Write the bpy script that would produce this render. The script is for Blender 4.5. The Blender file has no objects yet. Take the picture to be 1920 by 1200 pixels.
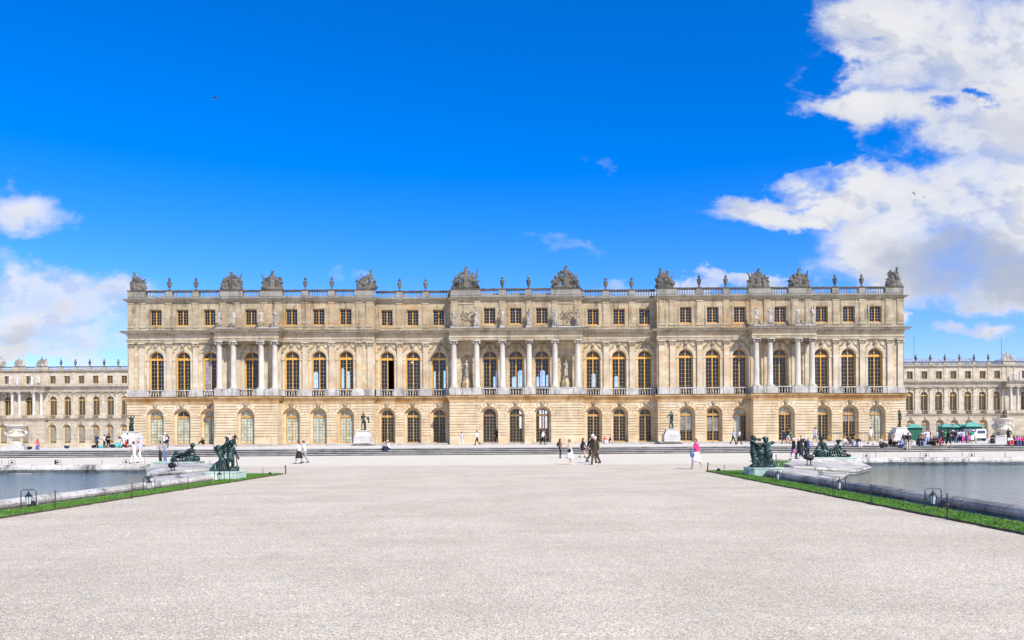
import bpy, math, random
from math import sin, cos, pi, sqrt, radians
from mathutils import Vector, Matrix

scene = bpy.context.scene
COL = scene.collection

# ------------------------------------------------------------------ camera
F = 1500.0            # focal length in photo pixels (photo is 1920 px wide)
CX, CZ = 1.59, 1.75   # camera x and eye height; camera stands at y = 0 looking along +Y
VPX, VPY = 991.0, 817.35
ROLL = 0.0055
cam_d = bpy.data.cameras.new("camera")
cam = bpy.data.objects.new("camera", cam_d)
COL.objects.link(cam)
cam_d.sensor_width = 36.0
cam_d.sensor_fit = 'HORIZONTAL'
cam_d.lens = F / 1920.0 * 36.0
cam_d.shift_x = (960.0 - VPX) / 1920.0
cam_d.shift_y = (VPY - 600.0) / 1920.0
cam_d.clip_start = 0.1
cam_d.clip_end = 6000
cam.matrix_world = Matrix.Translation((CX, 0, CZ)) @ Matrix.Rotation(pi/2, 4, 'X') @ Matrix.Rotation(-ROLL, 4, 'Z')
scene.camera = cam

def YH(px): return VPY - ROLL*(px - VPX)
def PX(px, d): return CX + (px - VPX)*d/F            # world x of a photo column at distance d
def PZ(px, py, d): return CZ + (YH(px) - py)*d/F     # world z of a photo pixel at distance d
def DG(px, py, z=0.0): return (CZ - z)*F/(py - YH(px))  # distance of a point at height z seen at a photo pixel

# ------------------------------------------------------------------ light, exposure
SUN_AZ, SUN_EL = 35.0, 44.0
sun_d = bpy.data.lights.new("sun", 'SUN')
sun_d.energy = 4.7
sun_d.angle = radians(0.8)
sun_d.color = (1.0, 0.93, 0.82)
sun = bpy.data.objects.new("sun", sun_d)
COL.objects.link(sun)
sdir = Vector((sin(radians(SUN_AZ))*cos(radians(SUN_EL)), -cos(radians(SUN_AZ))*cos(radians(SUN_EL)), sin(radians(SUN_EL))))
sun.rotation_euler = sdir.to_track_quat('Z', 'Y').to_euler()
sun.location = (60, -60, 80)
scene.view_settings.view_transform = 'Standard'
scene.view_settings.look = 'None'
scene.view_settings.gamma = 1.0
scene.view_settings.exposure = 0.26
scene.view_settings.use_curve_mapping = False

# ------------------------------------------------------------------ sky
class NT:
    """small helper for building node trees"""
    def __init__(s, tree): s.t = tree; s.n = tree.nodes; s.l = tree.links
    def node(s, typ, **kw):
        n = s.n.new(typ)
        for k, v in kw.items(): setattr(n, k, v)
        return n
    def put(s, sock, v):
        if isinstance(v, (int, float)): sock.default_value = v
        elif isinstance(v, (tuple, list)):
            sock.default_value = tuple(v) + ((1.0,) if len(v) == 3 and len(sock.default_value) == 4 else ())
        else: s.l.new(v, sock)
    def m(s, op, a, b=0.0, c=0.0, clamp=False):
        n = s.node('ShaderNodeMath', operation=op); n.use_clamp = clamp
        s.put(n.inputs[0], a); s.put(n.inputs[1], b); s.put(n.inputs[2], c)
        return n.outputs[0]
    def ss(s, v, lo, hi, a=0.0, b=1.0):
        n = s.node('ShaderNodeMapRange', interpolation_type='SMOOTHSTEP')
        s.put(n.inputs[0], v); s.put(n.inputs[1], lo); s.put(n.inputs[2], hi); s.put(n.inputs[3], a); s.put(n.inputs[4], b)
        return n.outputs[0]
    def mix(s, f, a, b, typ='MIX'):
        n = s.node('ShaderNodeMix', data_type='RGBA', blend_type=typ)
        s.put(n.inputs[0], f); s.put(n.inputs[6], a); s.put(n.inputs[7], b)
        return n.outputs[2]
    def noise(s, vec, scale, detail=3.0, rough=0.55, dist=0.0, out=0):
        n = s.node('ShaderNodeTexNoise')
        if vec is not None: s.put(n.inputs['Vector'], vec)
        n.inputs['Scale'].default_value = scale; n.inputs['Detail'].default_value = detail
        n.inputs['Roughness'].default_value = rough; n.inputs['Distortion'].default_value = dist
        return n.outputs[out]
    def comb(s, x, y, z):
        n = s.node('ShaderNodeCombineXYZ'); s.put(n.inputs[0], x); s.put(n.inputs[1], y); s.put(n.inputs[2], z)
        return n.outputs[0]
    def sep(s, v):
        n = s.node('ShaderNodeSeparateXYZ'); s.put(n.inputs[0], v); return n.outputs
    def vscale(s, v, sc):
        n = s.node('ShaderNodeVectorMath', operation='MULTIPLY'); s.put(n.inputs[0], v); n.inputs[1].default_value = sc
        return n.outputs[0]

world = bpy.data.worlds.new("World")
scene.world = world
world.use_nodes = True
W = NT(world.node_tree)
W.n.clear()
wout = W.node('ShaderNodeOutputWorld'); wbg = W.node('ShaderNodeBackground')
W.l.new(wbg.outputs[0], wout.inputs[0])
wbg.inputs[1].default_value = 0.132
sky = W.node('ShaderNodeTexSky', sky_type='NISHITA', sun_disc=False)
sky.sun_elevation = radians(SUN_EL); sky.sun_rotation = radians(180 - SUN_AZ)
sky.air_density = 1.0; sky.dust_density = 0.4; sky.ozone_density = 2.5
hsv = W.node('ShaderNodeHueSaturation')
hsv.inputs['Saturation'].default_value = 1.36; hsv.inputs['Value'].default_value = 1.0; hsv.inputs['Hue'].default_value = 0.497
W.l.new(W.mix(1.0, sky.outputs[0], (1.02, 1.0, 1.38), 'MULTIPLY'), hsv.inputs['Color'])
tc = W.node('ShaderNodeTexCoord')
dx, dy, dz = W.sep(tc.outputs['Generated'])
ady = W.m('MAXIMUM', W.m('ABSOLUTE', dy), 0.12)
U = W.m('DIVIDE', dx, ady); V = W.m('DIVIDE', dz, ady)     # bearing and height of the direction
front = W.m('GREATER_THAN', dy, 0.0)
P = W.comb(W.m('MULTIPLY', U, 1.0), W.m('MULTIPLY', dy, 0.5), W.m('MULTIPLY', V, 1.6))
n1 = W.noise(P, 5.2, 9.0, 0.58, 0.15)
n2 = W.noise(P, 9.0, 6.0, 0.60, 0.2)
n3 = W.noise(P, 2.2, 3.0, 0.5, 0.0)
wn = W.node('ShaderNodeTexNoise'); W.put(wn.inputs['Vector'], P); wn.inputs['Scale'].default_value = 7.0; wn.inputs['Detail'].default_value = 8.0; wn.inputs['Roughness'].default_value = .62
wr_, wg_, wb_ = W.sep(wn.outputs['Color'])
UW = W.m('ADD', U, W.m('MULTIPLY', W.m('SUBTRACT', wr_, .5), .20)); VW = W.m('ADD', V, W.m('MULTIPLY', W.m('SUBTRACT', wg_, .5), .13))
def wisp(*a): return W.m('SUBTRACT', blob(*a), .32)
def blob(cx, cy, rx, ry, amp=1.0):
    a = W.m('MULTIPLY', W.m('SUBTRACT', UW, (cx - VPX)/F), F/rx)
    b = W.m('MULTIPLY', W.m('SUBTRACT', VW, (VPY - cy)/F), F/ry)
    d = W.m('ADD', W.m('MULTIPLY', a, a), W.m('MULTIPLY', b, b))
    return W.m('MULTIPLY', W.m('SUBTRACT', 1.0, d), amp)
def union(lst):
    o = W.m('MAXIMUM', lst[0], -1.5)
    for x in lst[1:]: o = W.m('MAXIMUM', o, x)
    return o
cover = union([blob(1850, 90, 320, 125), blob(1800, 230, 210, 90), blob(1660, 60, 130, 80, .85), blob(1620, 205, 110, 36, .7), blob(1840, 350, 160, 80), blob(1620, 110, 90, 40, .5),
               blob(1890, 330, 170, 120), blob(1810, 455, 280, 125), blob(1500, 400, 200, 42, .95), blob(1430, 372, 110, 26, .6), blob(1640, 360, 170, 56, .9),
               blob(1900, 560, 240, 26, .35), blob(1750, 500, 190, 60, .9), blob(1880, 545, 160, 40, .8), blob(1590, 50, 50, 26, .35), blob(1740, 470, 150, 70),
               blob(60, 580, 250, 105), blob(160, 620, 100, 60, .9), wisp(30, 390, 130, 56, .75), blob(90, 668, 150, 24, .9), blob(200, 540, 60, 36, .8),
               blob(1320, 532, 190, 26, .95), blob(1820, 622, 75, 26, .75), blob(1640, 515, 45, 18, .6),
               wisp(1100, 310, 40, 26, .45), W.m('SUBTRACT', blob(1225, 372, 130, 14, .5), .85), wisp(640, 515, 50, 22, .5), wisp(700, 518, 40, 20, .5), wisp(1060, 465, 90, 20, .4),
               wisp(1840, 690, 300, 30, .4), blob(1700, 600, 24, 22, .6)])
holes = union([blob(1565, 120, 55, 50), blob(1690, 262, 80, 40), blob(1760, 205, 60, 22), blob(1850, 182, 45, 14), blob(1500, 260, 110, 70), blob(1640, 65, 40, 12, .6), blob(1560, 340, 60, 20, .6), blob(1480, 385, 40, 10, .7)])
cover = W.m('SUBTRACT', cover, W.m('MULTIPLY', W.m('MAXIMUM', holes, 0.0), .75))
cover = W.m('ADD', W.m('MULTIPLY', front, W.m('ADD', cover, 1.5)), -1.5)
back = W.m('MULTIPLY', W.m('SUBTRACT', 1.0, front), 1.62)   # broken cloud behind the camera too
cover = W.m('ADD', cover, back)
dens = W.m('ADD', W.m('MINIMUM', W.m('MULTIPLY', cover, 1.5), 0.95), W.m('MULTIPLY', W.m('SUBTRACT', n1, 0.485), 3.7))
dens = W.m('ADD', dens, W.m('MULTIPLY', W.m('SUBTRACT', n2, 0.5), 0.9))
mask = W.ss(dens, -0.15, 1.3)
shade = union([blob(1870, 500, 230, 80, 1.3), blob(1910, 240, 130, 60, .35), blob(70, 640, 200, 30, .6), blob(110, 575, 130, 34, .3),
               blob(1700, 470, 90, 30, .3)])
sh = W.m('ADD', W.m('MAXIMUM', shade, -0.3), W.m('MULTIPLY', W.m('SUBTRACT', n1, 0.5), 1.6))
sh = W.ss(sh, -0.15, 1.1)
core = W.m('MULTIPLY', W.ss(n2, 0.42, 0.68), 0.30)
P2 = W.node('ShaderNodeVectorMath', operation='ADD'); W.put(P2.inputs[0], P); P2.inputs[1].default_value = (.012, 0, .022)
n1b = W.noise(P2.outputs[0], 5.2, 9.0, 0.58, 0.15)
relief = W.ss(W.m('SUBTRACT', n1b, n1), -.01, .055, 0.0, .42)
sh = W.m('MAXIMUM', W.m('MULTIPLY', sh, .85), W.m('MAXIMUM', core, relief))
ccol = W.mix(sh, (5.35, 5.4, 5.6), (2.55, 2.95, 3.95))
skycol = W.mix(mask, hsv.outputs[0], ccol)
W.put(wbg.inputs[0], skycol)

# ------------------------------------------------------------------ materials
MATS = {}
def mat_base(name):
    m = bpy.data.materials.new(name); m.use_nodes = True
    t = NT(m.node_tree); t.n.clear()
    o = t.node('ShaderNodeOutputMaterial'); b = t.node('ShaderNodeBsdfPrincipled')
    t.l.new(b.outputs[0], o.inputs[0]); MATS[name] = m
    return m, t, b
def plain(name, col, rough=0.7, metal=0.0, var=0.12, scale=6.0, spec=0.5):
    m, t, b = mat_base(name)
    g = t.node('ShaderNodeNewGeometry')
    n = t.noise(g.outputs['Position'], scale, 3.0)
    f = t.ss(n, 0.3, 0.7, 1.0 - var, 1.0 + var)
    c = t.mix(1.0, tuple(col), t.comb(f, f, f), 'MULTIPLY')
    t.put(b.inputs['Base Color'], c); b.inputs['Roughness'].default_value = rough; b.inputs['Metallic'].default_value = metal
    b.inputs['Specular IOR Level'].default_value = spec
    return m
def stone(name, light, mid, dark, blocks=0.12, stain=0.35, stain_scale=1.0, ochre=None, ochre_amt=0.0, block=(0.95, 0.36), bump=0.25, joint=0.25, rough=0.9, centre=False, speck=0.0):
    """weathered ashlar: block-to-block tone, soft joints, dirty rain streaks, ochre patches"""
    m, t, b = mat_base(name)
    g = t.node('ShaderNodeNewGeometry'); pos = g.outputs['Position']
    x, y, z = t.sep(pos)
    n = t.noise(pos, 0.55, 4.0, 0.6)
    c = t.mix(t.ss(n, 0.35, 0.68), tuple(light), tuple(mid))
    if blocks > 0:
        br = t.node('ShaderNodeTexBrick')
        t.put(br.inputs['Vector'], t.comb(t.m('ADD', x, t.m('MULTIPLY', y, 0.7)), z, 0.0))
        br.inputs['Scale'].default_value = 1.0; br.inputs['Mortar Size'].default_value = 0.012
        br.inputs['Brick Width'].default_value = block[0]; br.inputs['Row Height'].default_value = block[1]
        br.inputs['Bias'].default_value = 0.0; br.inputs['Mortar Smooth'].default_value = 0.3
        t.put(br.inputs['Color1'], (1 - blocks, 1 - blocks*1.05, 1 - blocks*1.15)); t.put(br.inputs['Color2'], (1 + blocks, 1 + blocks, 1 + blocks*.9))
        t.put(br.inputs['Mortar'], (1 - joint, 1 - joint, 1 - joint))
        c = t.mix(1.0, c, br.outputs['Color'], 'MULTIPLY')
    if ochre is not None:
        no = t.noise(t.vscale(pos, (0.5, 0.5, 0.9)), 0.9, 5.0, 0.65, 0.4)
        amt = t.ss(no, 0.48, 0.72, 0.0, ochre_amt)
        if centre:
            ax = t.m('ABSOLUTE', x)
            wgt = t.m('MULTIPLY', t.ss(ax, 31.0, 37.0, 1.0, 0.25), t.ss(ax, 7.0, 9.0, 0.65, 1.0))
            amt = t.m('MULTIPLY', t.m('ADD', amt, 0.10), wgt)
        c = t.mix(amt, c, tuple(ochre))
    ns = t.noise(t.vscale(pos, (1.6*stain_scale, 1.6*stain_scale, 0.28*stain_scale)), 1.0, 5.0, 0.7, 0.3)
    c = t.mix(t.ss(ns, 0.48, 0.70, 0.0, stain), c, tuple(dark))
    if speck > 0:
        nk = t.noise(pos, 7.0*stain_scale, 6.0, 0.75)
        c = t.mix(t.ss(nk, 0.54, 0.66, 0.0, speck), c, tuple(dark))
    t.put(b.inputs['Base Color'], c); b.inputs['Roughness'].default_value = rough
    b.inputs['Specular IOR Level'].default_value = 0.2
    bp = t.node('ShaderNodeBump'); bp.inputs['Strength'].default_value = bump; bp.inputs['Distance'].default_value = 0.05
    t.put(bp.inputs['Height'], t.noise(pos, 9.0, 5.0, 0.7))
    t.l.new(bp.outputs[0], b.inputs['Normal'])
    return m
OCH = (0.50, 0.27, 0.095); DRT = (0.15, 0.13, 0.105)
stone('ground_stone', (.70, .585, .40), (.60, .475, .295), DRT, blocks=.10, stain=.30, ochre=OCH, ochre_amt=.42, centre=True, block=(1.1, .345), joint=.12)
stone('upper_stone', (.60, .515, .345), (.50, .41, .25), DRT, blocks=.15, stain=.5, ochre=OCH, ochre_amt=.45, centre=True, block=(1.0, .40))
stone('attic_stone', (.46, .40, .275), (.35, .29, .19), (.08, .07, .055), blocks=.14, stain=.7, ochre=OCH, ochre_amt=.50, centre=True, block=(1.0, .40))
stone('pilaster_stone', (.60, .535, .41), (.50, .425, .30), DRT, blocks=.10, stain=.30, ochre=OCH, ochre_amt=.45, centre=True, block=(3.0, .55), joint=.12)
stone('column_stone', (.62, .58, .50), (.52, .475, .39), (.2, .18, .15), blocks=0, stain=.30)
stone('pedestal_stone', (.58, .56, .51), (.42, .405, .37), (.12, .115, .105), blocks=.06, stain=.75, block=(1.2, .5), speck=.35)
stone('ledge_stone', (.62, .43, .22), (.42, .225, .075), (.14, .08, .035), blocks=.04, stain=.5, block=(1.6, .4), joint=.15)
stone('cornice_stone', (.50, .44, .325), (.35, .29, .20), (.07, .06, .05), blocks=.04, stain=.5, block=(1.6, .8), joint=.2)
stone('frieze_stone', (.60, .52, .365), (.50, .41, .26), DRT, blocks=.12, stain=.40, ochre=OCH, ochre_amt=.5, block=(1.7, .45), centre=True)
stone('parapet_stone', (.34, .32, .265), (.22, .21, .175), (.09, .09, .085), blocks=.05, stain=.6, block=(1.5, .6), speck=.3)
stone('sculpture_stone', (.19, .18, .15), (.085, .08, .068), (.02, .018, .016), blocks=0, stain=.8, stain_scale=2.2, speck=.55, bump=.8)
stone('statue_stone', (.50, .46, .39), (.22, .20, .165), (.03, .03, .025), blocks=0, stain=.8, stain_scale=1.6, speck=.5, bump=.6)
stone('carved_stone', (.44, .38, .27), (.27, .22, .145), (.05, .042, .03), blocks=0, stain=.6, stain_scale=3.0, speck=.75, bump=1.0)
stone('wing_stone', (.58, .515, .395), (.49, .425, .31), (.20, .17, .13), blocks=.10, stain=.40, block=(1.2, .40), joint=.12)
stone('wing_trim', (.50, .44, .34), (.37, .32, .235), (.10, .085, .065), blocks=.04, stain=.4, block=(1.6, .4), joint=.1)
stone('marble', (.62, .605, .57), (.48, .465, .43), (.35, .33, .29), blocks=0, stain=.30, bump=.15, stain_scale=2.0)
stone('white_marble', (.66, .62, .54), (.54, .47, .34), (.50, .38, .22), blocks=0, stain=.45, stain_scale=1.6, bump=.3)
stone('step_stone', (.52, .50, .45), (.40, .385, .35), (.11, .11, .105), blocks=.12, stain=.5, block=(1.9, .16), joint=.4, speck=.2)
stone('coping_stone', (.72, .68, .60), (.46, .43, .37), (.06, .058, .055), blocks=0, stain=.85, stain_scale=.7, speck=.85, bump=.9)
stone('mossy_stone', (.42, .40, .36), (.22, .215, .195), (.035, .035, .03), blocks=0, stain=.8, stain_scale=1.8, speck=.85, bump=1.0)
stone('slab_stone', (.60, .57, .50), (.38, .36, .32), (.09, .088, .085), blocks=.12, stain=.8, stain_scale=.5, speck=.75, block=(1.3, .5), bump=.6, joint=.5)
stone('verdigris_stone', (.62, .70, .60), (.36, .52, .44), (.20, .30, .25), blocks=0, stain=.5, stain_scale=2.0, bump=.3)
stone('riser_stone', (.22, .215, .20), (.12, .118, .11), (.03, .03, .03), blocks=0, stain=.5, speck=.4)  # weathered risers, coloured darker to deepen the shade under the nosings
stone('gutter_stone', (.50, .44, .36), (.36, .31, .25), (.08, .065, .05), blocks=0, stain=.5, bump=.3)
stone('bench_stone', (.56, .54, .49), (.42, .40, .36), (.14, .13, .12), blocks=0, stain=.5)
def bronze():
    m, t, b = mat_base('bronze')
    g = t.node('ShaderNodeNewGeometry'); pos = g.outputs['Position']
    n = t.noise(t.vscale(pos, (1, 1, .6)), 5.0, 5.0, 0.65, .3)
    c = t.mix(t.ss(n, 0.47, 0.72), (.012, .026, .022), (.10, .21, .175))
    t.put(b.inputs['Base Color'], c); b.inputs['Metallic'].default_value = 0.35; b.inputs['Roughness'].default_value = 0.42
bronze()
plain('window_gold', (.66, .34, .05), .5, var=.12, scale=2.0)
plain('door_gold', (.46, .27, .075), .5, var=.15, scale=2.0)
plain('dark_oak', (.20, .115, .04), .5, var=.15)
plain('muntin_paint', (.40, .33, .20), .5, var=.1)
plain('wing_frame', (.50, .31, .09), .5, var=.1)
plain('blind_cloth', (.58, .66, .54), .8, var=.06, scale=1.0)
plain('grey_blind', (.30, .32, .30), .8, var=.15, scale=.8)
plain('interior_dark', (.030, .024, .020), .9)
plain('interior_floor', (.07, .045, .025), .6)
plain('curtain_cloth', (.33, .37, .44), .9, var=.2, scale=1.5)
plain('lead_roof', (.30, .36, .44), .45, var=.2, scale=.8)
plain('dark_iron', (.018, .018, .020), .5)
plain('rust_iron', (.075, .045, .032), .7, var=.3)
plain('gilding', (.75, .50, .12), .35, metal=.6)
plain('lamp_glass', (.55, .58, .60), .15)
plain('kiosk_green', (.010, .105, .058), .55)
plain('kiosk_roof', (.13, .40, .31), .5)
plain('van_white', (.66, .67, .70), .25, var=.02)
plain('tyre_rubber', (.015, .015, .015), .8)
plain('van_glass', (.04, .06, .09), .08)
plain('tail_red', (.5, .03, .02), .3)
plain('grime', (.10, .085, .065), .95, var=.45, scale=1.5)
plain('joint_dirt', (.17, .115, .07), .95, var=.3, scale=3.0)
plain('skin', (.62, .36, .26), .55, var=.05); plain('skin_tan', (.42, .23, .15), .55, var=.05)
for nm, c in dict(black=(.012, .012, .014), white=(.82, .82, .84), cream=(.74, .66, .56), blue=(.06, .12, .42), light_blue=(.45, .55, .80), jeans=(.10, .16, .30),
                  grey=(.30, .31, .33), red=(.62, .03, .04), pink=(.75, .05, .22), green=(.03, .28, .12), khaki=(.38, .31, .21), brown=(.085, .06, .035),
                  navy=(.02, .03, .07), beige=(.55, .48, .38), pale_pink=(.75, .55, .58), teal=(.10, .45, .45), magenta=(.60, .08, .38), coral=(.8, .10, .12)).items():
    plain('cloth_' + nm, c, .85, var=.10, scale=9.0)
for nm, c in dict(black=(.010, .008, .007), brown=(.09, .045, .022), auburn=(.22, .07, .03), white=(.65, .62, .58), grey=(.25, .23, .21)).items():
    plain('hair_' + nm, c, .6, var=.2, scale=20.0)
plain('bird_dark', (.02, .018, .02), .6); plain('bird_pale', (.75, .74, .70), .6)

def glass_mat():
    m = bpy.data.materials.new('window_glass'); m.use_nodes = True; MATS['window_glass'] = m
    t = NT(m.node_tree); t.n.clear()
    o = t.node('ShaderNodeOutputMaterial'); mx = t.node('ShaderNodeMixShader')
    tr = t.node('ShaderNodeBsdfTransparent'); gl = t.node('ShaderNodeBsdfGlossy')
    tr.inputs[0].default_value = (.95, .97, .97, 1); gl.inputs['Roughness'].default_value = 0.04
    g = t.node('ShaderNodeNewGeometry')
    bp = t.node('ShaderNodeBump'); bp.inputs['Strength'].default_value = 0.08; bp.inputs['Distance'].default_value = .1
    t.put(bp.inputs['Height'], t.noise(g.outputs['Position'], 1.5, 2.0)); t.l.new(bp.outputs[0], gl.inputs['Normal'])
    lw = t.node('ShaderNodeLayerWeight'); lw.inputs['Blend'].default_value = .5
    t.put(mx.inputs[0], t.m('ADD', .06, t.m('MULTIPLY', t.m('POWER', lw.outputs['Facing'], 4.0), .9))); t.l.new(tr.outputs[0], mx.inputs[1]); t.l.new(gl.outputs[0], mx.inputs[2])
    sn = t.node('ShaderNodeVectorMath', operation='SNAP'); t.put(sn.inputs[0], g.outputs['Position']); sn.inputs[1].default_value = (.37, 9.0, .46)
    wn_ = t.node('ShaderNodeTexWhiteNoise'); t.put(wn_.inputs['Vector'], sn.outputs[0])
    k = t.ss(wn_.outputs['Value'], 0, 1, .80, .99); t.put(tr.inputs[0], t.comb(k, k, k))
    t.put(bp.inputs['Height'], t.m('ADD', t.noise(g.outputs['Position'], 1.5, 2.0), t.m('MULTIPLY', t.m('MULTIPLY', wn_.outputs['Value'], t.sep(g.outputs['Position'])[2]), .3))); bp.inputs['Strength'].default_value = .35
    t.l.new(mx.outputs[0], o.inputs[0])
glass_mat()
def gravel():
    m, t, b = mat_base('gravel')
    g = t.node('ShaderNodeNewGeometry'); pos = g.outputs['Position']
    v = t.node('ShaderNodeTexVoronoi'); v.inputs['Scale'].default_value = 85.0; t.put(v.inputs['Vector'], pos)
    r, gg, bb = t.sep(v.outputs['Color'])
    big = t.noise(pos, .35, 4.0, .6); mid = t.noise(pos, 3.0, 5.0, .7); fine = t.noise(pos, 28.0, 4.0, .8)
    c = t.mix(t.ss(big, .35, .65), (.74, .655, .485), (.65, .57, .415))
    f = t.ss(r, 0.0, 1.0, .52, 1.32)
    c = t.mix(1.0, c, t.comb(f, t.ss(r, 0, 1, .60, 1.24), t.ss(r, 0, 1, .57, 1.25)), 'MULTIPLY')
    c = t.mix(t.ss(gg, .93, .95, 0, .75), c, (.20, .16, .13))
    c = t.mix(t.ss(bb, .93, .96, 0, .6), c, (.80, .76, .72))
    f2 = t.ss(mid, .3, .7, .95, 1.05); c = t.mix(1.0, c, t.comb(f2, f2, f2), 'MULTIPLY')
    f3 = t.ss(fine, .25, .75, .84, 1.13); c = t.mix(1.0, c, t.comb(f3, f3, f3), 'MULTIPLY')
    trk = t.noise(t.vscale(pos, (.10, 1.1, 1)), 1.0, 5.0, .62, .8); f4 = t.ss(trk, .36, .64, .965, 1.02); c = t.mix(1.0, c, t.comb(f4, f4, f4), 'MULTIPLY')
    x, y, z = t.sep(pos)
    pale = t.ss(t.m('ADD', y, t.m('MULTIPLY', big, 5.0)), 49.0, 53.0)
    c = t.mix(t.m('MULTIPLY', pale, .6), c, (.77, .72, .58))
    t.put(b.inputs['Base Color'], c); b.inputs['Roughness'].default_value = .95; b.inputs['Specular IOR Level'].default_value = .15
    bp = t.node('ShaderNodeBump'); bp.inputs['Strength'].default_value = .75; bp.inputs['Distance'].default_value = .012
    t.put(bp.inputs['Height'], t.m('ADD', t.m('MULTIPLY', v.outputs['Distance'], -1.0), t.m('MULTIPLY', fine, .8)))
    t.l.new(bp.outputs[0], b.inputs['Normal'])
gravel()
stone('terrace_stone', (.68, .63, .55), (.60, .55, .47), (.35, .33, .30), blocks=0, stain=.2, bump=.2)
def water():
    m, t, b = mat_base('pond_water')
    g = t.node('ShaderNodeNewGeometry'); pos = g.outputs['Position']
    b.inputs['Base Color'].default_value = (.13, .18, .15, 1); b.inputs['Roughness'].default_value = .06
    b.inputs['IOR'].default_value = 1.33; b.inputs['Specular IOR Level'].default_value = .8
    bp = t.node('ShaderNodeBump'); bp.inputs['Strength'].default_value = 1.0; bp.inputs['Distance'].default_value = .10
    h = t.m('ADD', t.noise(t.vscale(pos, (2.4, 1.0, 1)), 1.0, 3.0, .55, .6), t.m('MULTIPLY', t.noise(t.vscale(pos, (1, .5, 1)), 6.0, 4.0, .6, .4), .3))
    t.put(bp.inputs['Height'], h); t.l.new(bp.outputs[0], b.inputs['Normal'])
water()
def grass():
    m, t, b = mat_base('grass')
    g = t.node('ShaderNodeNewGeometry'); pos = g.outputs['Position']
    n = t.noise(pos, 2.2, 5.0, .7); c = t.mix(t.ss(n, .35, .65), (.06, .15, .012), (.12, .27, .022))
    n2 = t.noise(pos, 60.0, 2.0, .6); f = t.ss(n2, .3, .7, .6, 1.35)
    c = t.mix(1.0, c, t.comb(f, f, f), 'MULTIPLY')
    t.put(b.inputs['Base Color'], c); b.inputs['Roughness'].default_value = .8
grass()
plain('soil', (.10, .075, .05), .95, var=.3, scale=9)
plain('relief_foliage', (.05, .07, .02), .9)

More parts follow.
